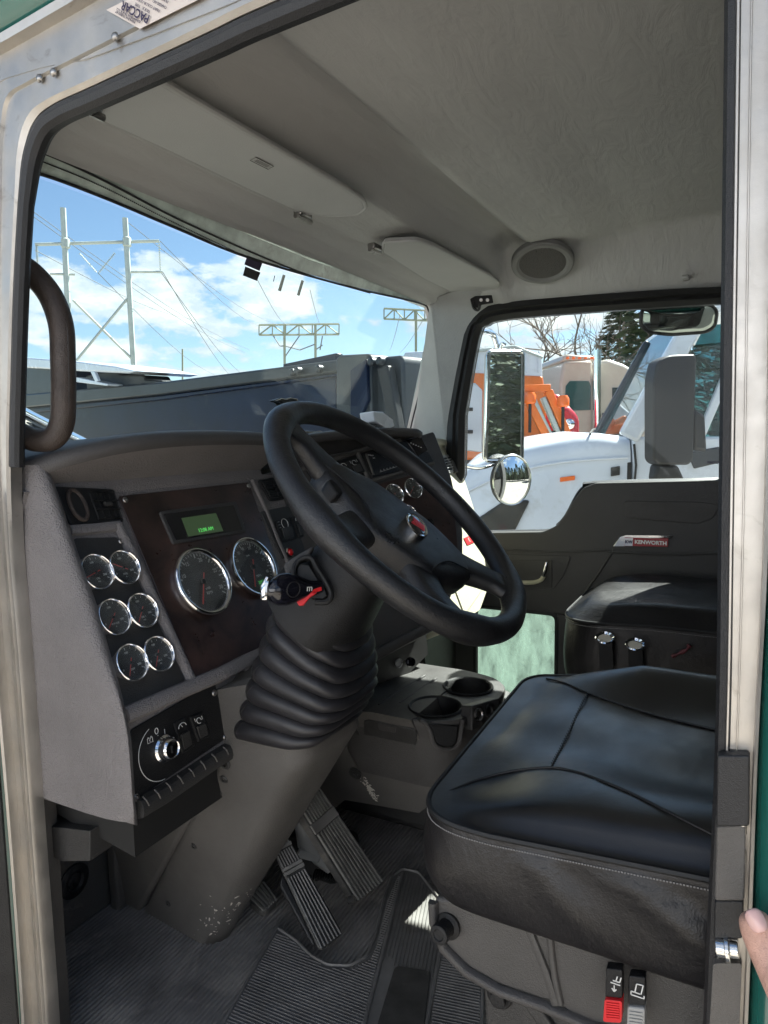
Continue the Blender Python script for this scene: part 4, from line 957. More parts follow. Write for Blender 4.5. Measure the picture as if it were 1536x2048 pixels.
# ------------------------------------------------------------------ rubber floor mat
FZ = .006
mt = thing('floor_mat', 'black ribbed rubber floor mat with a cut-out round the pedals and a worn heel pad', 'floor mat', (.4, .6, .002))
mpx = [(555, 1856), (590, 1880), (622, 1912), (655, 1930), (700, 1932), (735, 1912), (752, 1870), (768, 1800), (785, 1752), (805, 1738), (838, 1745), (880, 1800), (968, 1890), (964, 2048), (970, 2200), (400, 2200), (440, 2060)]
mp_ = rnd([hz(FZ, *p) for p in mpx], .01)
build(MB().prism(mp_, (0, 0, -.0035)), 'mat_base', 'mat_rubber', mt, bevel=.001)
build(MB().tube([p+V((0, 0, .001)) for p in mp_], .0035, 6, closed=True), 'mat_edge', 'mat_rubber', mt)
def ribs(poly_px, dpx, pitch, w=.0022, h=.0025, z=FZ, name='mat_ribs', inset=.004, par=mt, m='mat_rubber'):
    P = [hz(z, *p) for p in poly_px]; a, b = hz(z, *dpx[0]), hz(z, *dpx[1]); d = (b-a); d.z = 0; d.normalize(); s = V((-d.y, d.x, 0))
    q2 = [(p.dot(d), p.dot(s)) for p in P]; lo_, hi = min(q[1] for q in q2), max(q[1] for q in q2); y = lo_+pitch*.5; mb = MB()
    while y < hi:
        xs = []
        for (x0, y0), (x1, y1) in zip(q2, q2[1:]+q2[:1]):
            if (y0 <= y) != (y1 <= y): xs.append(x0+(x1-x0)*(y-y0)/(y1-y0))
        xs.sort()
        for k in range(0, len(xs)-1, 2):
            A, B = xs[k]+inset, xs[k+1]-inset
            if B-A > .005:
                e = [d*A+s*y, d*B+s*y]; pr = [(-w/2, 0), (-w*.22, h), (w*.22, h), (w/2, 0)]
                mb.add([V((p.x, p.y, z))+s*dy+V((0, 0, dz)) for p in e for dy, dz in pr], [(0, 1, 5, 4), (1, 2, 6, 5), (2, 3, 7, 6), (0, 1, 2, 3), (4, 5, 6, 7)])
        y += pitch
    return build(mb, name, m, par, smooth=False)
ribs([(552, 1862), (590, 1884), (622, 1916), (655, 1936), (700, 1938), (738, 1918), (750, 1890), (772, 1800), (793, 1752), (806, 1748), (760, 1920), (722, 2080), (690, 2200), (400, 2200), (440, 2060)], ((480, 1940), (760, 2048)), .0066)
ribs([(808, 1748), (835, 1752), (880, 1806), (884, 1830), (868, 1960), (795, 1960), (780, 1915), (764, 1925)], ((808, 1748), (760, 1930)), .0075)
ribs([(884, 1860), (966, 1900), (962, 2200), (850, 2200), (862, 2000)], ((880, 1930), (960, 1946)), .0066)
strip('mat_ridge', [(806, 1745), (762, 1920), (720, 2080)], .008, .004, 'mat_rubber', mt, Plane((0, 0, 1), (0, 0, FZ)))
strip('mat_ridge', [(886, 1880), (870, 1960), (848, 2080)], .008, .004, 'mat_rubber', mt, Plane((0, 0, 1), (0, 0, FZ)))
build(MB().prism(rnd([hz(FZ+.003, *p) for p in ((790, 1930), (862, 1942), (836, 2150), (730, 2130))], .012), (0, 0, -.003)), 'heel_pad', 'worn_rubber', mt, bevel=.001)
# second mat on the passenger side of the tunnel
# ------------------------------------------------------------------ seats
def cushion(plan, ztop, zbot, fz, root, name, m, bulge=.012, drop=.05, topm=None, folds=False, cr_=.075):
    pts = rnd([V((x, y, 0)) for x, y in plan], cr_, 8)
    NO = 260
    L_ = []; n = len(pts)
    tot = sum((pts[(i+1) % n]-pts[i]).length for i in range(n)); step = tot/NO; acc_ = 0; i = 0; cur = pts[0].copy()
    out = []; d = 0; k = 0
    for j in range(NO):
        target = j*step
        while d+(pts[(k+1) % n]-pts[k % n]).length < target and k < n-1: d += (pts[(k+1) % n]-pts[k % n]).length; k += 1
        s = (pts[(k+1) % n]-pts[k % n]).length; out.append(pts[k % n].lerp(pts[(k+1) % n], (target-d)/max(s, 1e-6)))
    cx = sum(p.x for p in out)/NO; cy = sum(p.y for p in out)/NO
    def at(p, s, z):
        q = V((cx+(p.x-cx)*s, cy+(p.y-cy)*s, z))
        if folds and s > .96 and p.x < cx and z < fz(p.x, p.y, 1)-.012:
            h = (z-zbot)/(fz(p.x, p.y, 1)-zbot); o = 0
            for y0, sl, am, wd_ in ((.20, .10, .004, .022), (.12, .20, .005, .026), (.03, .24, .005, .024), (-.06, .2, .005, .024)):
                yc = y0-(1-h)*sl; o += 1.7*am*math.exp(-((p.y-yc)/wd_)**2)*math.exp(-((h-.72)/.33)**2)
                o -= 1.2*am*math.exp(-((p.y-yc+wd_*1.4)/wd_)**2)*math.exp(-((h-.72)/.3)**2)
            q.x -= o
        return q
    lo = []
    for s, t in ((.90, 0), (.955, .02), (.985, .08), (1.0, .17), (1+bulge*1.2, .27), (1+bulge*1.7, .37), (1+bulge*2, .47), (1+bulge*1.9, .57), (1+bulge*1.6, .66), (1+bulge*1.2, .75), (1+bulge*.8, .84), (1+bulge*.4, .91), (1.0, .97)):
        lo.append([at(p, s, zbot+(fz(p.x, p.y, 1)-zbot)*t) for p in out])
    side = build(MB().loft(lo+[[at(p, .97, fz(p.x, p.y, 1)-.010) for p in out]], caps=False), name+'_skirt', m, root, ang=80)
    lo = []
    for s in (1.0, .985, .96, .93, .9, .86, .82, .77, .72, .66, .6, .54, .48, .42, .36, .3, .24, .18, .12, .06, .001):
        lo.append([at(p, s, fz(cx+(p.x-cx)*s, cy+(p.y-cy)*s, s)) for p in out])
    lo.insert(0, [at(p, .97, fz(p.x, p.y, 1)-.02) for p in out])
    build(MB().loft(lo), name, topm or m, root, ang=80)
    pp = [at(p, 1.004, fz(p.x, p.y, 1)-.001) for p in out]
    build(MB().tube(pp, .0035, 6, closed=True), 'piping', 'seam', root)
    st = MB()
    P = [at(p, 1.008, fz(p.x, p.y, 1)-.011) for p in out]
    for i in range(NO):
        a, b = P[i], P[(i+1) % NO]
        for q in (0, .33, .66): st.tube([a.lerp(b, q)+V((0, 0, .0)), a.lerp(b, q+.2)], .0009, 4)
    build(st, 'stitching', 'stitch', root, smooth=False)
    return at, out
ds = thing('bucket_seat', 'near black leather driver seat with stitched piping and creased front skirt', 'seat', (.32, .0, 0))
def gss(x, c, w): return math.exp(-((x-c)/w)**2)
def fz1(x, y, s):
    f = max(0, min(1, (1-s)/.12)); f = f*f*(3-2*f)
    z = .560+.030*f*0
    near = gss(x, .135, .085)*max(0, min(1, (.27-y)/.12)); far = gss(x, .565, .07)*max(0, min(1, (.30-y)/.15))
    side_near = max(0, min(1, (.24-y)/.25))
    z += .018*side_near*(1 if x < .3 else .0)*max(0, min(1, (.2-x)/.1))
    z += f*(.012+.022*near+.040*far)+.030*far*(1-f)
    z -= .020*max(0, (y-.20)/.14)**2*f
    z += .0025*math.sin(x*31+y*9)*math.sin(y*23-x*11)*f
    return z
at1, out1 = cushion([(.055, .338), (.045, -.34), (.60, -.34), (.605, .352)], .56, .447, fz1, ds, 'cushion', 'leather_dark', topm='leather', folds=True)
ds_pts = lambda px, dz=.002: [None for _ in px]
def onseat(px, f, z0=.57, it=6):
    out = []
    for a, b in px:
        z = z0
        for _ in range(it):
            p = hz(z, a, b); z = f(p.x, p.y, .6)
        out.append(hz(z+.0012, a, b))
    return out
seams = [[(862, 1602), (900, 1582), (960, 1558), (1030, 1541), (1100, 1535), (1150, 1543), (1200, 1560), (1260, 1585), (1330, 1620), (1400, 1656), (1470, 1690)],
         [(1093, 1357), (1130, 1366), (1175, 1385), (1240, 1408), (1320, 1432), (1400, 1452), (1480, 1470)],
         [(1175, 1386), (1158, 1420), (1140, 1460), (1120, 1500), (1102, 1534)]]
for i, s in enumerate(seams):
    P = smooth_path(onseat(s, fz1), 8); build(MB().tube(P, .0015 if i < 2 else .0009, 6), 'seam', 'seam', ds)
    if i == 2:
        stc = MB()
        for k in range(0, len(P)-1, 1): stc.bar(P[k]+V((-.004, -.002, .001)), P[k]+V((.004, .002, .001)), .0012, .001)
        build(stc, 'stitching', 'seam', ds, smooth=False)
# back of the seat, beyond the rear jamb
bl = []
for k, (z, a, b, y) in enumerate(((.50, .22, .05, -.36), (.56, .26, .075, -.37), (.75, .265, .085, -.39), (1.0, .25, .08, -.42), (1.12, .22, .07, -.44), (1.2, .13, .04, -.45))):
    bl.append(sup(V((.325, y, z)), V((1, 0, 0)), V((0, 1, 0)), a, b, 3.4, 48))
build(MB().loft(bl), 'backrest', 'leather', ds, ang=80)
# plastic seat base
SB = Plane((-1, 0, 0), (.085, 0, 0))
plate('base_cover', [(868, 1795), (872, 1840), (890, 1890), (935, 1935), (1000, 1972), (1090, 2003), (1105, 2004), (1190, 2060), (1470, 2075), (1470, 1900), (1100, 1830)], SB, .40, 'base_grey', ds, r=.008, bevel=.004)
strip('base_edge', [(868, 1800), (870, 1840), (889, 1893), (935, 1940), (1000, 1978), (1092, 2010), (1190, 2052), (1300, 2075)], .012, .009, 'dash_dark', ds, SB)
strip('base_rib', [(1056, 1850), (1076, 1900), (1092, 1940), (1103, 1975), (1112, 2006)], .010, .005, 'base_grey', ds, SB)
strip('base_rib', [(1100, 1860), (1104, 1905), (1110, 1950), (1122, 2006)], .008, .005, 'base_grey', ds, SB)
kb = SB(898, 1850, .0)
k_ = build(MB().lathe([(.016, 0), (.016, .004), (.0105, .006), (.0105, .018), (.012, .020), (.0115, .026), (.007, .027), (.006, .025), (0, .025)], kb, (-1, .12, .1), 28), 'adjuster_knob', 'black_plastic', ds, bevel=.0006)
ped = MB(); ped.prism([SB(965, 1950, -.02), SB(975, 2120, -.02), SB(1500, 2130, -.02), SB(1500, 2000, -.02), SB(1190, 2030, -.02)], (.36, 0, 0))
build(ped, 'pedestal', 'trim_dark', ds, bevel=.004)
plate('pedestal_flange', [(1018, 1972), (1060, 1990), (1120, 2075), (1090, 2075)], SB, .01, 'trim_dark', ds, lift=-.012, bevel=.003)
lk = SB(1000, 1990, -.019)
build(MB().lathe([(.016, 0), (.0155, .003), (.013, .005), (.010, .004), (.0095, .011), (.006, .012), (0, .011)], lk, (-1, 0, 0), 26), 'base_lock', 'black_plastic', ds, bevel=.0005)
build(MB().bar(SB(985, 1975, -.016), SB(1010, 1975, -.016), .004, .003), 'lock_tab', 'black_plastic', ds)
SL = Plane((-1, 0, 0), (.055, 0, 0))
for nm, px, m, icon in (('recline_lever', [(1209, 1999), (1244, 2003), (1243, 2046), (1206, 2044)], 'red_plastic', 0), ('slide_lever', [(1255, 2014), (1290, 2018), (1289, 2080), (1252, 2076)], 'grey_plastic', 1)):
    dx = 0
    st_ = plate(nm, px, SL, .014, m, ds, r=.003, bevel=.002, lift=.004)
    rg = MB()
    for i in range(7):
        v = .15+i*.11; a = SL(px[0][0]+4, px[0][1]+(px[3][1]-px[0][1])*v, .0045); b = SL(px[1][0]-5, px[1][1]+(px[2][1]-px[1][1])*v, .0045); rg.bar(a, b, .0015, .0012, (-1, 0, 0))
    build(rg, 'grip_lines', m, st_, smooth=False)
    x0, y0 = (px[0][0]+px[1][0])/2, px[0][1]
    plate('lever_plate', [(x0-15, y0-62), (x0+18, y0-58), (x0+18, y0-2), (x0-16, y0-5)], SL, .012, 'black_plastic', st_, r=.002, bevel=.001, lift=.001)
    ic = MB(); c = SL(x0+2, y0-32, .0018); Y_ = V((0, 0, 1)); X_ = V((0, -1, 0)); w_ = .0075
    for a, b in (((-.8, -.8), (.9, -.8)), ((-.8, -.3), (.4, -.3)), ((-.3, -.3), (-.1, 1)), ((.5, -.3), (.75, 1.1)), ((-.1, 1), (.75, 1.1)), ((-.8, -.8), (-.8, -.3)), ((.9, -.8), (.9, -.4))) if icon else (((-.2, .4), (.7, .4)), ((.2, .4), (.4, 1.2)), ((.7, .4), (.9, 1.2)), ((-.5, .0), (.8, .0)), ((0, -.3), (0, -1.1)), ((0, -1.2), (-.3, -.8)), ((0, -1.2), (.3, -.8))):
        ic.bar(c+X_*a[0]*w_+Y_*a[1]*w_, c+X_*b[0]*w_+Y_*b[1]*w_, .0011, .0006, (-1, 0, 0))
    build(ic, 'lever_symbol', 'icon_white', st_, smooth=False)
# passenger seat
ps = thing('bucket_seat', 'far black leather passenger seat partly lit by sun beside the lettered door', 'seat', (1.36, .1, 0))
def fz2(x, y, s):
    f = max(0, min(1, (1-s)/.2)); f = f*f*(3-2*f)
    return .530+.042*f**.7+.012*max(0, min(1, (.40-y)/.2))+.002*math.sin(x*27+y*13)*f
cushion([(1.10, .425), (1.10, -.30), (1.60, -.30), (1.60, .425)], .56, .33, fz2, ps, 'cushion', 'leather_dark', bulge=.010, cr_=.13)
bl = []
for z, a, b, y in ((.50, .22, .06, -.15), (.56, .25, .085, -.17), (.75, .255, .09, -.20), (1.0, .24, .085, -.24), (1.12, .2, .07, -.26), (1.18, .12, .04, -.27)):
    bl.append(sup(V((1.35, y-.05, z)), V((1, 0, 0)), V((0, 1, 0)), a, b, 3.4, 48))
build(MB().loft(bl), 'backrest', 'leather_dark', ps, ang=80)
build(MB().box((1.36, .06, .17), (.42, .6, .33)), 'seat_base', 'trim_dark', ps, bevel=.02)
PS = Plane((-1, 0, 0), (1.09, 0, 0))
for a, b in ((1210, 1278), (1270, 1291)):
    c = PS(a, b, .024)
    t = build(MB().lathe([(.011, 0), (.021, .001), (.0235, .004), (.021, .0065), (.018, .004), (.016, .002)], c, (-.38, -.05, .92), 36), 'belt_guide', 'chrome', ps)
    build(MB().bar(c+V((.008, .0, -.010)), c+V((.014, -.004, -.08)), .034, .006, (1, 0, 0)), 'guide_sleeve', 'black_plastic', t, bevel=.001)
lv = smooth_path([PS(*p, .012) for p in [(1343, 1313), (1356, 1308), (1372, 1300), (1380, 1290)]], 5)
mat('lever_red', (.14, .03, .035), .4, grain=.3, gs=900)
build(MB().tube(lv, [.004+.0015*math.sin(i) for i in range(len(lv))], 8), 'belt_stalk', 'lever_red', ps)
# ------------------------------------------------------------------ centre console and tunnel
cn = thing('centre_console', 'dark console between the seats with two round cup holders and a small hatch', 'console', (.8, .65, 0))
ZC = .40
from mathutils.geometry import tessellate_polygon
outer = rnd([V((x, y, ZC)) for x, y in ((.655, .82), (.655, .67), (.655, .60), (.675, .550), (.715, .520), (.78, .503), (.86, .494), (.93, .505), (.978, .55), (1.0, .63), (1.0, .82))], .03, 4)
cups = [(V((.735, .605, ZC)), .056), (V((.886, .585, ZC)), .056)]
holes = [[c+V((r*math.cos(-t), r*math.sin(-t), 0)) for t in [k*2*PI/40 for k in range(40)]] for c, r in cups]
mb = MB(); allp = outer+holes[0]+holes[1]; tri = tessellate_polygon([outer, holes[0], holes[1]])
mb.add(allp, tri)
n0 = len(outer); lower = [p+V((0, 0, -.012)) for p in outer]; mc = V((0, 0, 0))
for p in outer: mc += p
mc /= n0
ring = [[mc+(p-mc)*s_+V((0, 0, z_)) for p in outer] for s_, z_ in ((1, 0), (1.012, -.002), (1.018, -.007), (1.012, -.014), (.985, -.03), (.955, -.06), (.92, -.12), (.84, -.16))]
mb.loft(ring, caps=False)
build(mb, 'console_deck', 'dash_dark', cn, ang=40, weld=True)
for c, r in cups:
    cp = build(MB().lathe([(r+.003, .0), (r+.006, .003), (r+.003, .006), (r-.002, .003), (r-.003, -.02), (r-.006, -.075), (0, -.078)], c, (0, 0, 1), 44, caps=False), 'cup_holder', 'black_plastic', cn, ang=60)
# finger slot in front of the nearer cup
def fr_(a, b, l=0):
    n = V((-.72, -.62, .30)).normalized(); p = V((.668, .556, ZC-.02)); return H(a, b, n, n.dot(p)+l), n
sl_ = [(852, 1446), (866, 1470), (872, 1486), (884, 1494), (905, 1494), (914, 1484), (918, 1452)]
build(MB().prism([fr_(*p, .006)[0] for p in sl_], -fr_(0, 0)[1]*.02), 'cup_slot', 'black_plastic', cn, bevel=.003)
build(MB().tube(smooth_path([fr_(*p, .006)[0] for p in [(840, 1440), (852, 1448), (862, 1466), (868, 1486), (884, 1498), (906, 1498), (918, 1486), (922, 1462), (926, 1440)]], 5), .005, 8), 'slot_rim', 'dash_dark', cn)
# twelve volt sockets on the rear face
sp_n = V((-.25, -.92, .2)).normalized(); sp_p = hz(ZC-.01, 975, 1430)
SP = Plane(sp_n, sp_p)
plate('socket_panel', [(944, 1412), (998, 1396), (1000, 1424), (988, 1444), (944, 1462)], SP, .03, 'trim_dark', cn, r=.006, lift=.004, bevel=.002)
for i, (a, b) in enumerate(((956, 1429), (976, 1422))):
    s = build(MB().lathe([(.0135, 0), (.0135, .005), (.011, .006), (.009, .004), (.0085, -.01 if False else .002), (0, .002)], SP(a, b, .004), sp_n, 24), 'power_socket', 'steel' if i == 0 else 'black_plastic', cn)
# channels on the deck
for px in ([(758, 1412), (800, 1382), (850, 1352)], [(800, 1408), (838, 1380), (872, 1358)]):
    strip('deck_channel', px, .006, .004, 'dash_dark', cn, Plane((0, 0, 1), (0, 0, ZC)))
# tunnel wall
TW = Plane((-.949, 0, -.315), (.650, .6, .385))
tw = [(742, 1424), (700, 1424), (640, 1440), (540, 1500), (480, 1560), (520, 1640), (640, 1640), (690, 1600), (760, 1612), (838, 1626), (862, 1608), (866, 1570), (850, 1540), (845, 1512), (838, 1475), (822, 1440)]
tb = MB().prism([TW(*p) for p in tw], (.22, -.0, .0))
tun = build(tb, 'tunnel_wall', 'shroud_grey', cn, bevel=.008, seg=3)
build(MB().prism([(.93, .45, 0), (.70, .45, .33), (.70, 1.2, .42), (.93, 1.2, 0)], (.30, 0, 0)) if False else MB().box((.98, .85, .17), (.22, .66, .34)), 'tunnel_core', 'trim_dark', cn, bevel=.03)
h_ = plate('hatch', [(727, 1443), (735, 1440), (826, 1458), (833, 1466), (832, 1524), (824, 1531), (734, 1514), (726, 1506)], TW, .01, 'trim_dark', cn, lift=.003, bevel=.002)
plate('hatch_latch', [(756, 1448), (792, 1455), (790, 1466), (758, 1460)], TW, .004, 'dash_dark', h_, r=.002, lift=.005, bevel=.001)
for a, b in ((709, 1468), (711, 1546)): build(MB().lathe([(.017, 0), (.016, .003), (.008, .003), (.006, .001), (0, .001)], TW(a, b, .001), TW.n, 24), 'tunnel_plug', 'trim_dark', cn)
build(MB().sphere(TW(737, 1512, .004), .0022, 8), 'hatch_screw', 'chip', cn)
sm_ = MB(); random.seed(9)
TS = surf(tun)
for i in range(70):
    t = random.random(); fleck(TS, 726+t*26+random.gauss(0, 3), 1556+t*42+random.gauss(0, 3), random.uniform(.001, .0042)*(1.3-abs(t-.6)), sm_)
absorb(tun, sm_, 'chip')
# lower centre of the dash behind the console
LC = Plane((-.30, -.95, .08), (.80, .80, .45))
lcp = plate('lower_centre_panel', [(640, 1345), (700, 1335), (800, 1290), (852, 1262), (856, 1308), (820, 1345), (770, 1375), (735, 1412), (640, 1420)], LC, .05, 'trim_dark', dash, lift=0)
plate('footwell_panel', [(846, 1262), (950, 1230), (950, 1400), (852, 1350)], Plane((0, -1, 0), (0, .93, 0)), .02, 'dash_dark', dash)
strip('knee_roll', [(690, 1342), (740, 1316), (800, 1284), (858, 1254)], .026, .014, 'dash_dark', dash, CEN)
rg_ = LC(797, 1326, .002); build(MB().lathe([(.012, 0), (.012, .003), (.0095, .004), (.009, .001)], rg_, LC.n, 28), 'lighter_ring', 'grey_plastic', dash)
kn0 = LC(806, 1324, .002); kk = LC(824, 1324, .05)
build(MB().tube([kn0, kn0.lerp(kk, .7)], .0035, 8), 'pull_rod', 'steel', dash)
build(MB().lathe([(.004, 0), (.010, .003), (.0125, .010), (.011, .018), (.004, .021), (0, .021)], kn0.lerp(kk, .6), (kk-kn0), 24), 'pull_knob', 'gloss_black', dash)
# ------------------------------------------------------------------ sun visors, speaker, ceiling fittings
def visor(px, z, label, loc, arms, stk=None, th=.014):
    t = thing('sun_visor', label, 'sun visor', loc, 'sun visors folded up against the headliner')
    P = rnd([hz(z, *p) for p in px], .012, 5)
    P = [p+V((0, 0, .10*(p.y-.84)*-1*.0)) for p in P]
    build(MB().prism(P, (0, 0, th)), 'visor_board', 'visor_vinyl', t, bevel=.006, seg=4)
    build(MB().tube([p+V((0, 0, .003)) for p in P], .0042, 8, closed=True), 'visor_hem', 'visor_vinyl', t)
    for a, b in arms:
        p = hz(z-.004, a, b)
        build(MB().box(p+V((0, 0, .006)), (.045, .022, .016)), 'visor_bracket', 'steel', t, bevel=.004)
        build(MB().tube([p+V((-.028, 0, -.004)), p+V((.03, 0, -.004))], .006, 10), 'visor_rod', 'steel', t)
    if stk:
        q = [hz(z-.0008, *p) for p in stk]; s = build(MB().prism(q, (0, 0, -.0004)), 'care_label', 'pillar_vinyl', t, smooth=False)
        e = MB(); qq = [p+V((0, 0, -.0006)) for p in q]; e.tube(qq, .0006, 4, closed=True)
        for k in (.3, .5, .7): e.bar(qq[0].lerp(qq[3], k).lerp(qq[1].lerp(qq[2], k), .15), qq[0].lerp(qq[3], k).lerp(qq[1].lerp(qq[2], k), .85), .001, .0004)
        build(e, 'label_print', 'shroud_grey', s, smooth=False)
    return t
visor([(120, 205), (200, 150), (296, 152), (420, 224), (560, 304), (690, 378), (728, 403), (732, 418), (715, 430), (668, 434), (600, 427), (480, 372), (330, 300), (200, 242)], 1.484, 'long grey vinyl sun visor folded up over the driver side, with a small printed label', (.4, .84, 1.49), [(172, 214), (606, 434)], [(512, 314), (547, 332), (536, 338), (500, 320)])
visor([(768, 486), (835, 483), (868, 494), (980, 553), (999, 568), (990, 578), (940, 588), (905, 586), (850, 560), (765, 506)], 1.484, 'shorter grey vinyl sun visor folded up over the passenger side, beside the round speaker', (1.3, .82, 1.49), [(750, 500)])
spk = thing('ceiling_speaker', 'round grey perforated speaker cover set into the roof lining above the far door', 'speaker', tuple(hz(1.53, 1085, 526)))
sc_ = hz(1.525, 1085, 526); sn = V((-.42, -.10, -.9)).normalized()
build(MB().lathe([(.094, -.012), (.094, .004), (.088, .009), (.078, .009), (.074, .004), (.07, .002)], sc_, sn, 56), 'speaker_ring', 'speaker_ring', spk)
mat('speaker_mesh', (.10, .095, .09), .7, grain=1.0, gs=300, gdist=.003)
build(MB().lathe([(.075, .001), (.06, .0045), (.03, .006), (0, .0062)], sc_, sn, 48), 'speaker_grille', 'speaker_mesh', spk)
ck = thing('coat_hook', 'small black coat hook screwed above the far door pillar', 'coat hook', tuple(hx(1.60, 965, 600)))
HK = Plane((-1, -.35, -.2), hx(1.60, 965, 600))
plate('hook_plate', [(950, 592), (984, 590), (987, 606), (962, 610), (958, 616), (944, 616), (940, 598)], HK, .012, 'black_plastic', ck, r=.004, bevel=.003)
for a in (962, 975): bolt(HK(a, 600, .001), HK.n, ck, .006)
build(MB().tube(smooth_path([HK(945, 604, .004), HK(948, 616, .016), HK(956, 620, .026), HK(960, 610, .034)], 4), .005, 8), 'hook', 'black_plastic', ck)
build(MB().box(hz(1.46, 1372, 556), (.05, .02, .01)), 'trim_clip', 'visor_vinyl', cab, bevel=.003)
# stickers on the windscreen
for px, m in (([(495, 511), (526, 523), (519, 542), (489, 529)], 'ink'), ([(491, 533), (521, 545), (514, 562), (486, 551)], 'rubber'), ([(566, 549), (571, 551), (562, 583), (556, 581)], 'galvanised'), ([(603, 560), (608, 562), (599, 592), (594, 590)], 'galvanised')):
    plate('windscreen_sticker', px, WS, .0006, m, cab, lift=.001, smooth=False)
text('I', .02, WS(548, 558, .002), (.8, 0, .05), WS.n.cross(XV)*-1 if WS.n.cross(XV).z < 0 else WS.n.cross(XV), 'ink', cab, 'sticker_print')
# clip and little box on top of the dash
cl_ = thing('phone_clip', 'folded bright metal spring clip on a thin stem above the dash top', 'clip', tuple(hy(.98, 560, 860)))
m = MB(); cpx = [(535, 803), (548, 806), (556, 815), (566, 817), (582, 811), (580, 800), (568, 797), (556, 800), (548, 798)]
cp3 = [hy(.98, *p) for p in cpx]
m.prism(cp3, (.0, -.02, .002)); build(m, 'clip_jaw', 'black_plastic', cl_, bevel=.002)
build(MB().tube([p+V((0, -.021, 0)) for p in cp3], .0016, 6, closed=True), 'clip_wire', 'bright_metal', cl_)
build(MB().tube([hy(.98, 566, 814), hy(.98, 585, 850), hy(.97, 600, 885)], .003, 8), 'clip_stem', 'steel', cl_)
tp = thing('toll_transponder', 'small white plastic transponder box on a black base on top of the dash', 'transponder', tuple(hy(1.05, 742, 865)))
tpx = [(718, 826), (738, 827), (758, 842), (762, 856), (745, 862), (722, 846)]
build(MB().prism([hy(1.05, *p) for p in tpx], (0, -.05, .004)), 'transponder_body', 'white_paint', tp, bevel=.004, seg=3)
build(MB().prism([hy(1.045, *p) for p in [(722, 848), (745, 860), (763, 856), (763, 872), (722, 872)]], (0, -.05, 0)), 'transponder_base', 'black_plastic', tp, bevel=.002)
tr = thing('dash_tray', 'thin dark tray with a bent wire edge lying on the dash top behind the wheel', 'tray', tuple(CEN(610, 868, .02)))
build(MB().prism([CEN(a, b, .03) for a, b in [(583, 872), (605, 862), (628, 862), (655, 876), (640, 882), (590, 882)]], (.0, .05, .002)), 'tray_body', 'gloss_black', tr, bevel=.002)
build(MB().tube(smooth_path([CEN(a, b, .034) for a, b in [(583, 870), (600, 862), (618, 866), (640, 863), (646, 865)]], 5), .0015, 6), 'tray_wire', 'bright_metal', tr)
# ------------------------------------------------------------------ outside: mirrors on the far door
def chrome_tube(path, r, par, nm='arm', m='chrome'): return build(MB().tube(smooth_path(path, 5), r, 12), nm, m, par)
XM = 2.05
wm = thing('side_mirror', 'tall rectangular chrome-framed mirror outside the far door', 'wing mirror', tuple(hx(XM, 1010, 925)), 'mirrors on the far door')
mn = V((-.42, -.905, .0)).normalized(); mxd = mn.cross(V((0, 0, 1))).normalized(); mc_ = hx(XM, 1009, 813)
def mpl(n, p): return Plane(n, p)
MP = mpl(mn, mc_)
def rr_px(px, pl, r): return rnd([pl(*p) for p in px], r, 6)
q = rr_px([(975, 703), (1046, 703), (1044, 922), (969, 922)], MP, .02)
build(MB().prism(q, -mn*.018), 'mirror_shell', 'grey_plastic', wm, bevel=.006, seg=3)
build(MB().tube([p+mn*.001 for p in q], .007, 8, closed=True), 'mirror_rim', 'bright_metal', wm)
q = rr_px([(980, 708), (1041, 708), (1039, 917), (974, 917)], MP, .016)
build(MB().prism([p+mn*.004 for p in q], -mn*.002), 'mirror_glass', 'mirror', wm, smooth=False)
chrome_tube([hx(1.80, 930, 668), hx(1.9, 965, 663), hx(XM-.02, 985, 668), hx(XM, 994, 690), hx(XM, 997, 705)], .011, wm)
chrome_tube([hx(XM, 1000, 700), hx(XM, 1004, 688), hx(XM, 1010, 690)], .008, wm, 'clamp')
chrome_tube([hx(1.80, 920, 930), hx(1.9, 960, 935), hx(XM, 1000, 925)], .009, wm)
rm = thing('spot_mirror', 'round convex mirror below the tall mirror outside the far door', 'wing mirror', tuple(hx(XM-.02, 1023, 1010)), 'mirrors on the far door')
rn = V((-.50, -.86, .0)).normalized(); rc = hx(XM-.02, 1023, 960)
build(MB().lathe([(.085, -.03), (.100, -.012), (.103, .0), (.100, .005), (.096, .003)], rc, rn, 56), 'mirror_shell', 'black_plastic', rm)
pr = []
Rs = .26
for i in range(15): r = .098*(1-i/14); pr.append((max(r, .0002), math.sqrt(Rs*Rs-r*r)-math.sqrt(Rs*Rs-.098**2)+.002))
build(MB().lathe(pr, rc, rn, 64), 'mirror_glass', 'mirror', rm, ang=80)
build(MB().lathe([(.0995, .0), (.102, .004), (.0995, .0075), (.097, .004)], rc, rn, 64), 'mirror_rim', 'bright_metal', rm)
chrome_tube([rc-rn*.03, rc-rn*.06+V((.0, 0, .06)), hx(XM, 985, 925)], .008, rm)
lm_ = thing('lookdown_mirror', 'wide shallow dark-rimmed mirror hanging above the far window', 'mirror', tuple(hx(1.82, 1357, 668)), 'mirrors on the far door')
ln = V((-.80, -.35, -.22)).normalized(); LM = Plane(ln, hx(1.82, 1357, 640))
q = rnd([LM(*p) for p in [(1284, 618), (1350, 615), (1422, 609), (1434, 622), (1430, 652), (1412, 664), (1340, 669), (1296, 664), (1281, 650)]], .014, 6)
build(MB().prism(q, -ln*.03), 'mirror_shell', 'black_plastic', lm_, bevel=.008, seg=3)
build(MB().tube([p+ln*.001 for p in q], .006, 8, closed=True), 'mirror_rim', 'rubber', lm_)
cq = sum(q, V((0, 0, 0)))/len(q)
build(MB().loft([[cq+(p-cq)*s+ln*h for p in q] for s, h in ((.96, .003), (.8, .010), (.5, .017), (.2, .020), (.01, .021))]), 'mirror_glass', 'mirror_dim', lm_, ang=80)
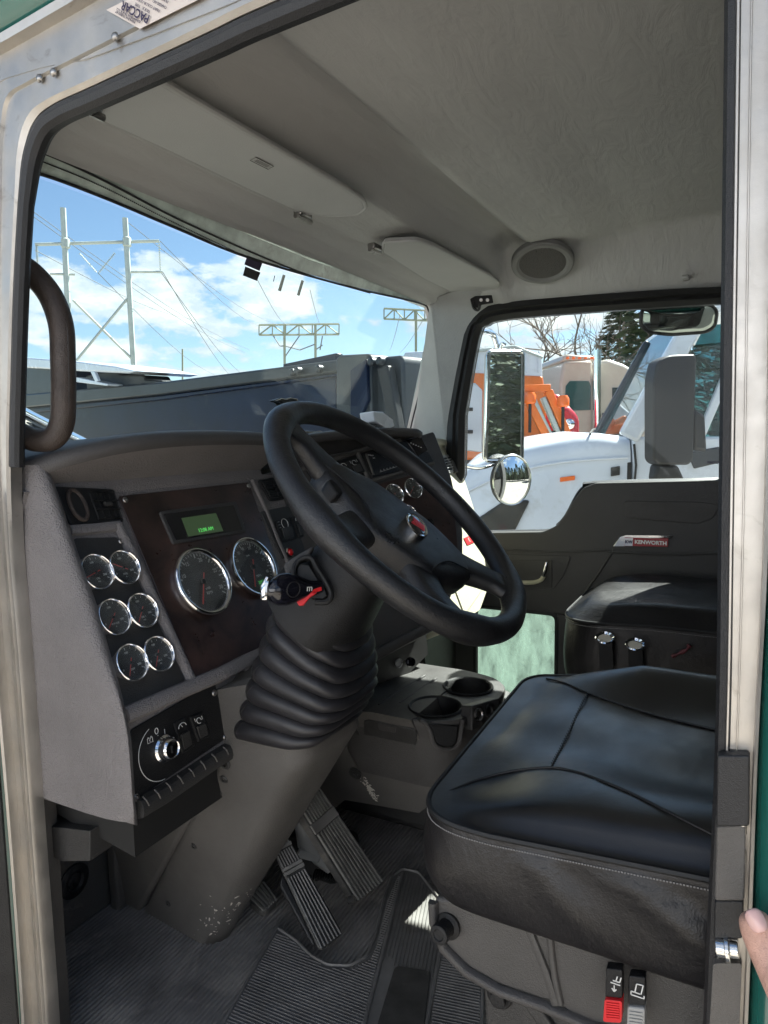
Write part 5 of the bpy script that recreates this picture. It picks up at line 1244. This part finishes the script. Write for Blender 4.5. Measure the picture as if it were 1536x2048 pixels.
chrome_tube([cq-ln*.03, cq-ln*.05+V((0, 0, .04)), cq+V((-.02, .0, .10))], .01, lm_, 'bracket', 'black_plastic')
# ------------------------------------------------------------------ vehicles beyond the far door
def slab(par, nm, px, pl, th, m, bev=.01, lift=0, **k): return build(MB().prism([pl(*p, lift) for p in px], -pl.n*th), nm, m, par, bevel=bev, **k)
def vt(name, label, cat, loc, group=None):
    loc = V(loc); loc.z = GZ; return thing(name, label, cat, tuple(loc), group)
hN = V((-.30, .954, 0)); nN = V((-.954, -.30, 0))
NS0 = hx(4.1, 1268, 930); NS = Plane(nN, NS0); FS = Plane(nN, NS0-nN*2.0)
wt = vt('white_truck', 'white truck with a sloping bonnet and big black mirror, parked closest beyond the far door', 'truck', NS0)
def on(z, a, b, pl=NS):
    """point of the side plane in the direction of that view, then set to height z"""
    p = pl(a, b); return V((p.x, p.y, z if z is not None else p.z))
hood = [(1262, 874), (1200, 866), (1150, 868), (1090, 880), (1030, 893), (985, 908), (940, 930), (905, 955), (880, 1010), (870, 1100), (870, 1200), (1262, 1200)]
A = [NS(*p) for p in hood]; w2 = -nN*2.0; wmid = -nN*1.0
B = [p+w2 for p in A]
crown = [.0, .0, .03, .05, .06, .06, .05, .02, 0, 0, 0, 0]
lo = []
for t, inset, up in ((0, .10, -.10), (.02, .04, -.03), (.06, 0, 0), (.2, 0, .05), (.5, 0, .08), (.8, 0, .05), (.94, 0, 0), (1, .10, -.1)):
    lo.append([p+w2*t+V((0, 0, crown[i]*up/.08*.8+(up if up < 0 and i < 8 else 0))) for i, p in enumerate(A)])
build(MB().loft(lo), 'bonnet', 'white_paint', wt, ang=50)
dr = [(1265, 874), (1262, 1200), (1620, 1200), (1620, 872)]
build(MB().prism([NS(*p) for p in dr], -nN*2.0), 'door', 'white_paint', wt, bevel=.02, label=None)
build(MB().tube([NS(1268, 888, .006), NS(1272, 930, .006), NS(1266, 1000, .006)], .008, 6), 'door_gap', 'seam', wt)
# cab frame: near pillar, roof, far pillar, glass
a1, b1 = NS(1262, 876), NS(1405, 612)
zt = b1.z
c1 = a1+w2*.86; d1 = b1+w2*.86
roof = MB().prism([b1+V((0, 0, -.05)), b1+V((0, 0, .05)), NS(1640, 560)+V((0, 0, 0)), NS(1640, 600)], w2*.97); build(roof, 'roof', 'white_paint', wt, bevel=.03)
build(MB().bar(a1+hN*.02, b1, .13, .08, nN), 'near_pillar', 'white_paint', wt, bevel=.02)
build(MB().bar(NS(1395, 885, -.02), NS(1500, 640, -.02), .05, .06, nN), 'window_pillar', 'white_paint', wt, bevel=.01)
build(MB().bar(c1+hN*.02, d1, .08, .08, nN), 'far_pillar', 'dark_steel', wt, bevel=.02)
nws = (b1-a1).cross(c1-a1).normalized()
build(MB().prism([a1+w2*.04, b1+w2*.04, d1, c1], nws*.01), 'windscreen', 'truck_glass', wt, smooth=False)
build(MB().prism([NS(1290, 874, -.04), NS(1412, 650, -.04), NS(1600, 640, -.04), NS(1600, 874, -.04)], -nN*.01), 'door_window', 'truck_glass', wt, smooth=False)
build(MB().box(a1+w2*.5-hN*1.6+V((0, 0, .35)), (.06, 1.9, 1.6), (hN, nN, V((0, 0, 1)))), 'cab_interior', 'trim_dark', wt, bevel=.05)
build(MB().prism([NS(1375, 905, .01), NS(1440, 893, .01), NS(1442, 925, .01), NS(1388, 938, .01)], nN*-.02), 'door_vent', 'dark_steel', wt, bevel=.01)
vh = [NS(950, 1040, .0), NS(1010, 1000, .0), NS(1060, 1000, .0), NS(1020, 1080, .0), NS(960, 1120, .0)]
build(MB().prism([p+nN*.03 for p in vh], nN*-.04), 'wheel_arch', 'rubber', wt, bevel=.03)
for k, s in ((0, 1.15), (1, -1.9)):
    o = NS0+hN*s; o.z = GZ+.5
    wl_ = build(MB().lathe([(.30, -.02), (.48, 0), (.52, .05), (.52, .28), (.48, .32)], o+nN*.02, -nN, 36), 'wheel', 'tyre', wt)
    build(MB().lathe([(.30, 0), (.27, .05), (.1, .06), (.08, -.02), (0, -.03)], o, -nN, 28), 'rim', 'bright_metal', wl_)
build(MB().box(NS0-nN*1.0-hN*.3+V((0, 0, GZ+.75-NS0.z)), (4.2, 1.2, .35), (hN, nN, V((0, 0, 1)))), 'chassis', 'dark_steel', wt)
# trim of the bonnet and door
build(MB().tube(smooth_path([NS(930, 985, .01), NS(1010, 950, .01), NS(1120, 925, .01), NS(1255, 915, .01)], 5), .008, 6), 'bonnet_crease', 'white_paint', wt)
build(MB().tube([NS(1180, 868, .0), NS(1185, 860, -.4), NS(1190, 858, -1.0)], .008, 6), 'bonnet_gap', 'seam', wt)
slab(wt, 'bonnet_latch', [(1222, 935), (1240, 932), (1240, 950), (1222, 953)], NS, .02, 'rubber', .004, .015)
slab(wt, 'side_marker', [(1120, 955), (1150, 951), (1150, 960), (1120, 964)], NS, .02, 'amber', .004, .012)
slab(wt, 'mud_flap_edge', [(1255, 925), (1263, 924), (1262, 1100), (1250, 1100)], NS, .02, 'seam', .004, .004)
slab(wt, 'wiper_cowl', [(1160, 868), (1262, 872), (1262, 880), (1160, 876)], NS, 1.7, 'rubber', .01, -.12)
# its big mirror
mq = Plane(V((-.75, -.66, 0)), NS(1300, 820, .55))
q = rnd([mq(*p) for p in [(1316, 722), (1340, 710), (1390, 708), (1394, 716), (1388, 918), (1380, 930), (1318, 930), (1308, 920), (1308, 760)]], .03, 5)
build(MB().prism(q, mq.n*-.10), 'mirror_housing', 'mirror_black', wt, bevel=.03, seg=4)
build(MB().prism([mq(a, b, -.05) for a, b in [(1388, 815), (1412, 830), (1416, 905), (1388, 900)]], mq.n*-.08), 'mirror_bracket', 'mirror_black', wt, bevel=.02)
build(MB().prism([mq(a, b, -.02) for a, b in [(1315, 928), (1358, 930), (1372, 960), (1310, 962)]], mq.n*-.08), 'mirror_foot', 'rubber', wt, bevel=.02)
# box truck with the orange body
BX = Plane((-.92, -.39, 0), hx(9.5, 1000, 800))
bt = vt('box_truck', 'orange truck with a tall white box body, left of the bare trees', 'truck', BX(1000, 880))
slab(bt, 'box_body', [(880, 700), (955, 700), (1030, 692), (1084, 714), (1086, 800), (880, 800)], BX, 2.4, 'white_paint', .02)
slab(bt, 'orange_body', [(880, 748), (940, 745), (1086, 752), (1092, 800), (1090, 905), (880, 925)], BX, 2.3, 'orange_paint', .03, .03)
slab(bt, 'side_opening', [(918, 775), (950, 765), (965, 780), (965, 905), (922, 900)], BX, .06, 'white_paint', .02, .06)
for b_ in (815, 860): slab(bt, 'locker_handle', [(930, b_), (946, b_), (946, b_+7), (930, b_+7)], BX, .05, 'rubber', .005, .09)
slab(bt, 'running_gear', [(870, 905), (1110, 905), (1110, 960), (870, 960)], BX, 2.2, 'dark_steel', .02)
BM = Plane((-.92, -.39, 0), hx(8.2, 1080, 830))
bo = vt('crane_truck', 'small orange crane truck with slanted boom arms and amber beacons', 'crane truck', BM(1080, 900))
for (a, b), (c, d), w_, m in (((1046, 782), (1104, 893), .11, 'orange_paint'), ((1096, 782), (1140, 885), .10, 'orange_paint'), ((1046, 778), (1100, 776), .09, 'orange_paint'), ((1066, 800), (1106, 886), .07, 'galvanised'), ((1085, 795), (1124, 884), .06, 'galvanised')):
    build(MB().bar(BM(a, b, .1), BM(c, d, .1), w_, .14, BM.n), 'boom_arm', m, bo, bevel=.012)
for k, (a, b) in enumerate(((1060, 800), (1126, 806))):
    c = BM(a, b+8, .25); build(MB().lathe([(.06, 0), (.075, .02), (.075, .10), (.05, .14), (0, .145)], c, (0, 0, 1), 20), 'beacon', 'amber', bo)
    build(MB().tube([c, c+V((0, 0, -.35))], .02, 8), 'beacon_post', 'rubber', bo)
for (a, b, c, d) in ((1052, 880, 1084, 905), (1090, 870, 1130, 900)):
    build(MB().tube(smooth_path([BM(a, b, .12), BM((a+c)/2, b-6, .15), BM(c, b+6, .12), BM((a+c)/2, d, .12)], 4, True), .014, 6, closed=True), 'hose', 'rubber', bo)
slab(bo, 'crane_bed', [(1040, 890), (1160, 893), (1160, 960), (1040, 960)], BM, 1.6, 'dark_steel', .02)
RP = Plane((-.92, -.39, 0), hx(11.5, 1120, 840))
rt_ = vt('red_truck', 'dark red truck nose seen behind the orange boom arms', 'truck', RP(1120, 880))
q = [(1078, 850), (1082, 822), (1098, 812), (1120, 806), (1140, 812), (1160, 832), (1162, 905), (1078, 905)]
slab(rt_, 'bonnet', q, RP, 1.8, 'red_paint', .10)
slab(rt_, 'cab', [(1090, 815), (1096, 790), (1112, 786), (1140, 800), (1140, 830), (1090, 830)], RP, 1.6, 'red_paint', .06, -.1)
slab(rt_, 'bumper', [(1100, 868), (1165, 868), (1165, 880), (1100, 880)], RP, .1, 'chrome', .02, .1)
slab(rt_, 'under_body', [(1078, 900), (1170, 900), (1170, 950), (1078, 950)], RP, 1.6, 'dark_steel', .02)
for a, b in ((1110, 845), (1138, 848)): build(MB().lathe([(.08, 0), (.09, .03), (.06, .05), (0, .055)], RP(a, b, .05), RP.n, 20), 'headlight', 'chrome', rt_)
TP = Plane((-.85, -.52, 0), hx(14, 1240, 830))
tt = vt('sleeper_truck', 'beige long-haul truck with curved roof fairing behind the white truck windscreen', 'truck', TP(1240, 900))
slab(tt, 'sleeper', [(1190, 740), (1200, 722), (1218, 717), (1250, 728), (1290, 752), (1320, 790), (1325, 960), (1188, 960)], TP, 2.4, 'tan_paint', .08)
cbb = slab(tt, 'cab', [(1120, 765), (1128, 722), (1186, 720), (1190, 960), (1122, 960)], TP, 2.2, 'tan_paint', .06, .02)
slab(tt, 'cab_window', [(1132, 772), (1140, 762), (1178, 762), (1182, 772), (1182, 820), (1130, 822)], TP, .05, 'truck_glass', .01, .05)
slab(tt, 'stripe', [(1205, 826), (1322, 826), (1322, 832), (1205, 832)], TP, .03, 'dark_steel', .003, .02)
slab(tt, 'door_seam', [(1150, 830), (1153, 830), (1153, 930), (1150, 930)], TP, .02, 'seam', .003, .045)
slab(tt, 'roof_cap', [(1122, 724), (1130, 708), (1190, 712), (1192, 724)], TP, 2.0, 'tan_paint', .05, -.05)
build(MB().tube([TP(1194, 700, .15), TP(1194, 900, .15)], .08, 12), 'exhaust_stack', 'chrome', tt)
slab(tt, 'sleeper_window', [(1225, 775), (1245, 775), (1245, 800), (1225, 800)], TP, .03, 'truck_glass', .02, .03)
for k in range(5): build(MB().sphere(TP(1135+k*12, 716, .1), .035, 8), 'roof_lamp', 'amber', tt)
slab(tt, 'fuel_tank', [(1200, 890), (1320, 892), (1320, 940), (1200, 938)], TP, .6, 'chrome', .1, .25)
for k in range(9): slab(bt, 'body_rib', [(884+k*24, 702), (887+k*24, 702), (887+k*24, 745), (884+k*24, 745)], BX, .03, 'white_paint', .004, .025)
slab(bt, 'roof_edge', [(880, 698), (955, 698), (1030, 690), (1086, 712), (1086, 717), (1030, 696), (955, 704), (880, 704)], BX, .1, 'galvanised', .01, .05)
# long shed far behind
SH = Plane((-.9, -.43, 0), hx(30, 1000, 800))
# ------------------------------------------------------------------ trees
def bare_tree(px, base, d, hgt, seed, label, lean=0):
    r = random.Random(seed); r0 = hx(d, px, base); o = V((r0.x, r0.y, GZ)); t = thing('bare_tree', label, 'tree', tuple(o), 'bare trees beyond the vehicles')
    mb = MB(); tw_ = MB()
    def grow(p, dr, L_, rad, k):
        if k == 0 or rad < .006: return
        n = 3; pts = [p]; q = p.copy(); dd = dr.copy()
        for i in range(n):
            dd = (dd+V((r.gauss(0, .12), r.gauss(0, .12), r.gauss(.03, .08)))).normalized(); q = q+dd*L_/n; pts.append(q.copy())
        (mb if k > 5 else tw_).tube(pts, [rad*(1-.28*i/n) for i in range(n+1)], 6 if k > 5 else 4)
        nb = 2 if k > 5 else r.choice((2, 3, 3))
        for _ in range(nb):
            ax_ = V((r.gauss(0, 1), r.gauss(0, 1), r.gauss(.0, .6))).normalized(); nd_ = (dd+ax_*r.uniform(.5, .95)).normalized(); nd_.z = nd_.z*.9+.08
            grow(pts[-1-(r.random() < .3)], nd_.normalized(), L_*r.uniform(.66, .86), rad*r.uniform(.55, .72), k-1)
    grow(o, V((lean, 0, 1)).normalized(), hgt*.30, hgt*.020, 8)
    build(mb, 'trunk', 'bark', t); build(tw_, 'twigs', 'bark', t, smooth=False)
bare_tree(1110, 880, 22, 6.8, 5, 'leafless tree with wide fine twigs above the beige truck cab')
bare_tree(1205, 880, 24, 7.8, 11, 'taller leafless tree crowning the sky left of the wide dark-rimmed mirror', .05)
bare_tree(1165, 880, 30, 8.0, 23, 'leafless tree standing between two others, farther back')
def pine(px, d, hgt, seed, label, w=.26, o=None):
    r = random.Random(seed)
    if o is None: r0 = hx(d, px, 880); o = V((r0.x, r0.y, GZ))
    t = thing('pine_tree', label, 'tree', tuple(o), 'evergreen trees round the yard')
    build(MB().tube([o, o+V((0, 0, hgt*.5)), o+V((.05, 0, hgt*.97))], [hgt*.022, hgt*.014, .02], 8), 'trunk', 'bark', t)
    mb = MB()
    for i in range(1500):
        k = r.random()**.8; z = hgt*(.12+.86*k); rad = hgt*w*(1-k)**.75*(.55+.45*math.sin(i*2.4+k*40)**2)+.1; a = r.uniform(0, 2*PI); rr_ = rad*r.random()**.4
        c = o+V((rr_*math.cos(a), rr_*math.sin(a), z-rr_*.25)); s = r.uniform(.16, .40)*hgt/8
        d1_ = V((math.cos(a)+r.gauss(0, .3), math.sin(a)+r.gauss(0, .3), r.gauss(-.25, .2))).normalized(); d2_ = d1_.cross(V((r.gauss(0, .4), r.gauss(0, .4), 1))).normalized()
        mb.add([c, c+d1_*s+d2_*s*.35, c+d1_*s*1.5, c+d1_*s-d2_*s*.35], [(0, 1, 2, 3)])
    build(mb, 'crown', 'pine', t, smooth=False)
    return t
pine(1290, 19, 6.3, 1, 'dark evergreen tree behind the white truck windscreen')
pine(1235, 33, 8.2, 2, 'evergreen tree rising behind the leafless trees')
pine(1352, 27, 9, 3, 'evergreen tree at the right edge of the far window')
random.seed(21)
proto = pine(0, 0, 10, 77, 'evergreen tree in the row standing round the yard behind the photographer', w=.3, o=V((16, -30, GZ)))
for i in range(34):
    a = -2.6+i*.115; R_ = 24+9*random.random()
    o = V((R_*math.cos(a)+2, R_*math.sin(a), GZ))
    if o.y > .1*o.x and o.x > 0: continue
    c = proto.copy(); C.objects.link(c); c.location = o; c.rotation_euler = (0, 0, random.uniform(0, 6)); k = random.uniform(.7, 1.15); c.scale = (k*1.2, k*1.2, k)
    for ch_ in proto.children: d_ = ch_.copy(); C.objects.link(d_); d_.parent = c
wd = MB(); pr_ = []
for i in range(118):
    a = -2.7+i*.0185; R_ = 42+2.5*math.sin(i*.9)+random.uniform(-1, 1); h_ = 8+2.2*math.sin(i*.37)+1.6*math.sin(i*1.31)+random.uniform(-1, 1.4)
    b_ = V((R_*math.cos(a)+2, R_*math.sin(a), GZ)); pr_.append([b_, b_+V((0, 0, h_*.45))*1+V((-math.cos(a), -math.sin(a), 0))*random.uniform(0, 1.6), b_+V((0, 0, h_*.8)), b_+V((math.cos(a), math.sin(a), h_)), b_+V((math.cos(a)*5, math.sin(a)*5, h_*.6))])
wd.loft(pr_, closed=False)
wd_ = build(wd, 'far_wood', 'pine', smooth=False, kind='stuff')
tag(wd_, 'dark continuous wood far off behind the yard', 'wood')
# ------------------------------------------------------------------ dump truck ahead
h1, h2 = hz(1.95, 330, 766), hz(1.95, 670, 723); hdir = (h2-h1).normalized(); nD = V((hdir.y, -hdir.x, 0)); nD = nD if nD.dot(CAM-h1) > 0 else -nD
DP = Plane(nD, h1)
dt_ = vt('dump_truck', 'dark blue dump truck body with steel top rail seen through the windscreen', 'dump truck', (h1+h2)/2)
slab(dt_, 'dump_body', [(-20, 800), (320, 769), (672, 724), (672, 985), (-20, 1040)], DP, 2.3, 'navy_paint', .02)
slab(dt_, 'top_rail', [(-20, 795), (320, 764), (676, 719), (676, 745), (320, 790), (-20, 822)], DP, .25, 'dark_steel', .03, .10)
slab(dt_, 'rail_flange', [(-20, 826), (320, 792), (676, 746), (676, 752), (320, 800), (-20, 834)], DP, .1, 'navy_paint', .01, .06)
slab(dt_, 'side_board', [(566, 737), (672, 722), (672, 706), (566, 728)], DP, .12, 'navy_paint', .01, -.02)
tg = slab(dt_, 'tail_post', [(671, 716), (678, 710), (735, 707), (741, 712), (745, 900), (672, 905)], DP, .5, 'dark_steel', .05, .16)
slab(dt_, 'tailgate', [(741, 716), (800, 710), (806, 720), (812, 900), (745, 900)], DP, .9, 'dark_steel', .05, .05)
slab(dt_, 'tail_arm', [(752, 735), (775, 730), (796, 850), (800, 905), (782, 905), (766, 800)], DP, .12, 'rubber', .02, .2)
slab(dt_, 'tail_plate', [(700, 740), (732, 718), (735, 800), (712, 850), (700, 830)], DP, .06, 'navy_paint', .01, .22)
for a, b in ((765, 722), (748, 724), (600, 742), (642, 738), (590, 745)): build(MB().lathe([(.05, 0), (.05, .06), (.03, .08), (0, .08)], DP(a, b, .15), nD, 16), 'hinge_pin', 'dark_steel', dt_)
slab(dt_, 'cab_shield', [(45, 728), (108, 728), (112, 800), (45, 802)], DP, 1.5, 'dark_steel', .03, .05)
slab(dt_, 'tarp_roll', [(170, 752), (230, 738), (240, 748), (286, 750), (290, 758), (322, 760), (322, 772), (175, 790)], DP, .5, 'rubber', .03, .02)
slab(dt_, 'wind_deflector', [(38, 714), (150, 722), (230, 732), (272, 742), (255, 747), (150, 742), (38, 735)], DP, 1.2, 'white_paint', .03, .3)
slab(dt_, 'deflector_strut', [(180, 742), (188, 742), (196, 762), (190, 764)], DP, .06, 'white_paint', .01, .3)
slab(dt_, 'deflector_blade', [(150, 754), (215, 768), (214, 772), (150, 764)], DP, .3, 'white_paint', .01, .3)
for s in (-2.0, -.9, 1.2, 2.3, 3.4):
    o = DP(400, 900)+hdir*s; o.z = GZ+.5; w0 = build(MB().lathe([(.28, 0), (.5, .02), (.52, .06), (.52, .26), (.48, .3)], o-nD*.35, nD, 32), 'wheel', 'tyre', dt_)
build(MB().box(DP(350, 900)+V((0, 0, GZ+.85-DP(350, 900).z))-nD*1.1, (7.5, 1.0, .3), (hdir, nD, V((0, 0, 1)))), 'chassis', 'dark_steel', dt_)
GP = Plane(nD, DP(820, 800)-nD*5)
gt = vt('box_trailer', 'pale grey box trailer partly hidden behind the dump truck tail', 'trailer', GP(830, 850))
slab(gt, 'trailer_body', [(790, 735), (810, 704), (900, 700), (900, 860), (790, 860)], GP, 3, 'white_paint', .03)
slab(gt, 'trailer_band', [(800, 768), (900, 766), (900, 792), (800, 792)], GP, .1, 'dark_steel', .01, .05)
slab(gt, 'trailer_gear', [(790, 858), (900, 858), (900, 900), (790, 900)], GP, 2.6, 'rubber', .02)
# wiper arm / bar outside the windscreen
wb = thing('hood_mirror_bar', 'bright chrome bar crossing the lower left corner of the windscreen outside', 'mirror bar', tuple(hy(1.8, 150, 890)))
build(MB().tube([hy(1.75, -10, 800), hy(1.85, 60, 836), hy(1.95, 190, 900), hy(2.0, 260, 935)], .021, 14), 'bar', 'chrome', wb)
build(MB().tube([hy(1.85, 60, 845)+V((0, 0, -.02)), hy(1.95, 190, 912)], .012, 10), 'bar_bracket', 'dark_steel', wb)
# ------------------------------------------------------------------ power line towers
def tower_plane(px, py, d):
    dr_ = skydir(px, py); dr_.z = 0; dr_.normalize(); return Plane(-dr_, CAM+dr_*d)
T1 = tower_plane(200, 600, 62)
t1 = thing('steel_pole_tower', 'nearest tall twin-pole power line tower with crossed braces', 'power line tower', (T1(200, 900).x, T1(200, 900).y, GZ), 'power line towers')
def tl(par, pl, a, b, r, nm, m='galvanised', taper=1): return build(MB().tube([pl(*a), pl(*b)], [r, r*taper], 8), nm, m, par)
tl(t1, T1, (126, 416), (152, 950), .22, 'pole'); tl(t1, T1, (250, 436), (280, 950), .22, 'pole')
tl(t1, T1, (70, 489), (318, 482), .13, 'crossarm'); tl(t1, T1, (100, 548), (150, 549), .09, 'crossarm'); tl(t1, T1, (258, 544), (325, 544), .10, 'crossarm')
tl(t1, T1, (146, 600), (268, 722), .10, 'brace'); tl(t1, T1, (254, 598), (152, 722), .10, 'brace')
for a, b in (((318, 484), (321, 543)), ((73, 492), (75, 526)), ((160, 507), (194, 545)), ((229, 507), (197, 546))):
    mb = MB(); n_ = 12
    for k in range(n_): c = T1(a[0]+(b[0]-a[0])*k/n_, a[1]+(b[1]-a[1])*k/n_); mb.lathe([(.02, -.03), (.13, 0), (.02, .03)], c, T1(*b)-T1(*a), 8)
    mb.tube([T1(*a), T1(*b)], .03, 5); build(mb, 'insulator', 'galvanised', t1)
for a in ((131, 487), (254, 484)): build(MB().lathe([(.2, -.4), (.34, -.3), (.34, .3), (.2, .4)], T1(*a), (0, 0, 1), 12), 'pole_joint', 'galvanised', t1)
def lattice(nm, label, pl, x0, x1, y0, y1, legs, n, r):
    t = thing(nm, label, 'power line tower', (pl((x0+x1)/2, 880).x, pl((x0+x1)/2, 880).y, GZ), 'power line towers')
    m = MB(); sl_ = (y1[1]-y1[0])/(x1-x0); s0 = (y0[1]-y0[0])/(x1-x0)
    T = lambda x: pl(x, y0[0]+(x-x0)*s0); B_ = lambda x: pl(x, y1[0]+(x-x0)*sl_)
    m.tube([T(x0), T(x1)], r, 5); m.tube([B_(x0), B_(x1)], r, 5)
    for i in range(n+1):
        x = x0+(x1-x0)*i/n; m.tube([T(x), B_(x)], r*.7, 4)
        if i < n: xn = x0+(x1-x0)*(i+1)/n; m.tube([T(x) if i % 2 else B_(x), B_(xn) if i % 2 else T(xn)], r*.7, 4)
    build(m, 'truss', 'lattice', t, smooth=False)
    for a, b in legs: build(MB().tube([pl(a, y0[0]+(a-x0)*s0), pl(b, 960)], r*1.3, 5), 'leg', 'lattice', t)
    return t
T2 = tower_plane(600, 680, 150); T3 = tower_plane(810, 650, 120)
t2 = lattice('lattice_tower', 'middle brown lattice-beam power line tower above the dump truck rail', T2, 518, 678, (650, 648), (670, 669), ((569, 571), (631, 632)), 6, .22)
m = MB()
for a, b in (((545, 669), (560, 692)), ((560, 692), (571, 692)), ((600, 670), (571, 712)), ((571, 692), (600, 700)), ((600, 700), (631, 688)), ((631, 700), (645, 690)), ((645, 672), (640, 700))): m.tube([T2(*a), T2(*b)], .12, 4)
build(m, 'jumper_wires', 'wire', t2, smooth=False)
t3 = lattice('lattice_tower', 'right-hand lattice-beam power line tower near the far windscreen pillar', T3, 768, 870, (617, 622), (638, 642), ((832, 832), (880, 882)), 5, .17)
tp_ = thing('thin_pole', 'single thin pole low between the twin-pole tower and the lattice tower', 'pole', (T2(365, 880).x, T2(365, 880).y, GZ))
build(MB().tube([T2(365, 698), T2(366, 960)], [.18, .3], 6), 'shaft', 'lattice', tp_)
wires = [((55, 415), (500, 700)), ((60, 428), (490, 705)), ((70, 500), (400, 640)), ((250, 440), (560, 652)), ((320, 482), (525, 655)), ((322, 545), (500, 760)), ((326, 545), (480, 770)), ((196, 546), (430, 750)), ((620, 580), (640, 650)), ((515, 560), (580, 650)), ((800, 630), (780, 700)), ((846, 640), (800, 705))]
for a, b in wires:
    pa = T1(*a); pb = H(b[0], b[1], T2.n, T2.d); pp = [pa.lerp(pb, k/8)-V((0, 0, 1.2*math.sin(PI*k/8)*(1 if a[0] < 560 else .3))) for k in range(9)]
    tag(build(MB().tube(pp, .035, 4), 'power_line', 'wire', None, smooth=False), 'thin dark power line strung between the towers across the blue sky', 'power line', 'power lines between the towers', 'thing')
# ------------------------------------------------------------------ behind the photographer: white trailers added to bounce sunlight into the cab
bounce_trailer = vt('box_trailer', 'long white box trailer added behind the photographer to bounce light into the cab', 'trailer', (-7.5, 1, 0))
build(MB().box((-8.5, 2, GZ+2.6), (2.5, 14, 2.8)), 'trailer_body', 'white_paint', bounce_trailer, bevel=.04)
build(MB().box((-8.5, 2, GZ+.95), (1.6, 13, .3)), 'chassis', 'dark_steel', bounce_trailer)
for y_ in (-3.5, -2.3, 6, 7.2):
    for x_ in (-7.5, -9.5): build(MB().lathe([(.3, -.14), (.5, -.14), (.5, .14), (.3, .14)], (x_, y_, GZ+.5), (1, 0, 0), 28), 'wheel', 'tyre', bounce_trailer)
bounce_trailer2 = vt('box_trailer', 'second white box trailer added behind and left of the photographer to bounce light', 'trailer', (-6, -9, 0))
build(MB().box((-5, -9, GZ+2.4), (9, 2.5, 3.0)), 'trailer_body', 'white_paint', bounce_trailer2, bevel=.04)
build(MB().box((-5, -9, GZ+.7), (8.6, 1.8, .4)), 'chassis', 'dark_steel', bounce_trailer2)
# ------------------------------------------------------------------ photographer's hand on the rear jamb
def skin_body(name, verts, edges, radii, m, loc, root=0, sub=2):
    me = bpy.data.meshes.new(name); me.from_pydata([V(v)-V(loc) for v in verts], edges, []); o = bpy.data.objects.new(name, me); C.objects.link(o); o.location = loc
    md = o.modifiers.new('skin', 'SKIN'); md.use_smooth_shade = True
    for i, r in enumerate(radii): me.skin_vertices[0].data[i].radius = (r, r) if not isinstance(r, tuple) else r; me.skin_vertices[0].data[i].use_root = (i == root)
    s = o.modifiers.new('sub', 'SUBSURF'); s.levels = sub; s.render_levels = sub
    me.materials.append(MATS[m]); return o
xh = -.035
tip, k1, k2 = hx(xh, 1503, 1833), hx(xh-.004, 1524, 1885), hx(xh-.02, 1570, 1960)
palm = hx(xh-.06, 1640, 2030)
import functools
pp = []; ee = []; rr2 = []
def chain(start, pts, rs):
    k = start
    for p, r in zip(pts, rs):
        pp.append(p); rr2.append(r); ee.append((k, len(pp)-1)); k = len(pp)-1
    return k
pp.append(hx(xh-.05, 1660, 2080)); rr2.append((.030, .017))
chain(0, [hx(xh-.035, 1600, 2030), hx(xh-.02, 1560, 1960), hx(xh-.008, 1530, 1902), hx(xh-.004, 1517, 1868), hx(xh-.002, 1509, 1840), hx(xh-.001, 1503, 1822)], [.019, .0155, .0135, .0142, .0135, .0095])
pb = pp[0]
for i, (dx, dy, dz, L_) in enumerate(((.02, -.035, .050, .9), (.012, -.055, .030, 1.0), (.004, -.066, .008, .95), (-.004, -.066, -.016, .78))):
    kn = pb+V((dx, dy, dz)); u = V((.85, -.05, .10)).normalized(); v = V((.45, .8, .0)).normalized()
    k = chain(0, [kn], [.0125]); chain(k, [kn+u*.040*L_, kn+u*.058*L_+v*.014, kn+u*.066*L_+v*.034*L_], [.0095, .0088, .007])
chain(0, [pb+V((-.03, -.05, -.05)), pb+V((-.09, -.12, -.11)), pb+V((-.16, -.26, -.24)), pb+V((-.22, -.40, -.42))], [(.030, .022), (.032, .027), .04, .045])
hand = skin_body('person', pp, ee, rr2, 'skin', tuple(pb), 0, 2)
tag(hand, 'fair-skinned hand at the right edge, thumb resting on the door jamb', 'person', None, 'thing'); LOC[hand.name] = V(pb)
tp0, tp1 = hx(xh-.0, 1500, 1816), hx(xh-.006, 1522, 1860); nd2 = (tp0-tp1).normalized(); toc = (CAM-tp0).normalized(); sd2 = nd2.cross(toc).normalized(); up2 = sd2.cross(nd2)
nc = hx(xh-.004, 1511, 1838)+up2*.0098
nl = []
for s, h in ((1.0, -.002), (1.0, .0006), (.9, .0016), (.6, .0026), (.3, .0031), (.02, .0032)):
    nl.append([nc+nd2*(.0085*s*math.copysign(abs(math.cos(a))**.75, math.cos(a)))+sd2*(.0072*s*math.copysign(abs(math.sin(a))**.75, math.sin(a)))+up2*(h-.0035*abs(math.sin(a)*s)**2) for a in [k*2*PI/28 for k in range(28)]])
build(MB().loft(nl), 'thumbnail', 'nail', hand, ang=80)
# open driver door, hinged at the front of the opening
dd_ = thing('open_door', 'open green driver door swung forward, only its dark hinge edge showing at the left', 'door', (-.02, 1.03, 0))
dv2 = V((-.93, .36, 0)).normalized(); dn2 = V((.36, .93, 0)).normalized()
o0 = V((-.012, 1.015, 0)); P4 = [o0+V((0, 0, -.1)), o0+dv2*1.0+V((0, 0, -.1)), o0+dv2*1.0+V((0, 0, .85)), o0+V((0, 0, .93))]
build(MB().prism(P4, dn2*.05), 'door_skin', 'green_paint', dd_, bevel=.01)
build(MB().prism([p-dn2*.012 for p in P4], dn2*.011), 'inner_panel', 'trim_dark', dd_, bevel=.004)
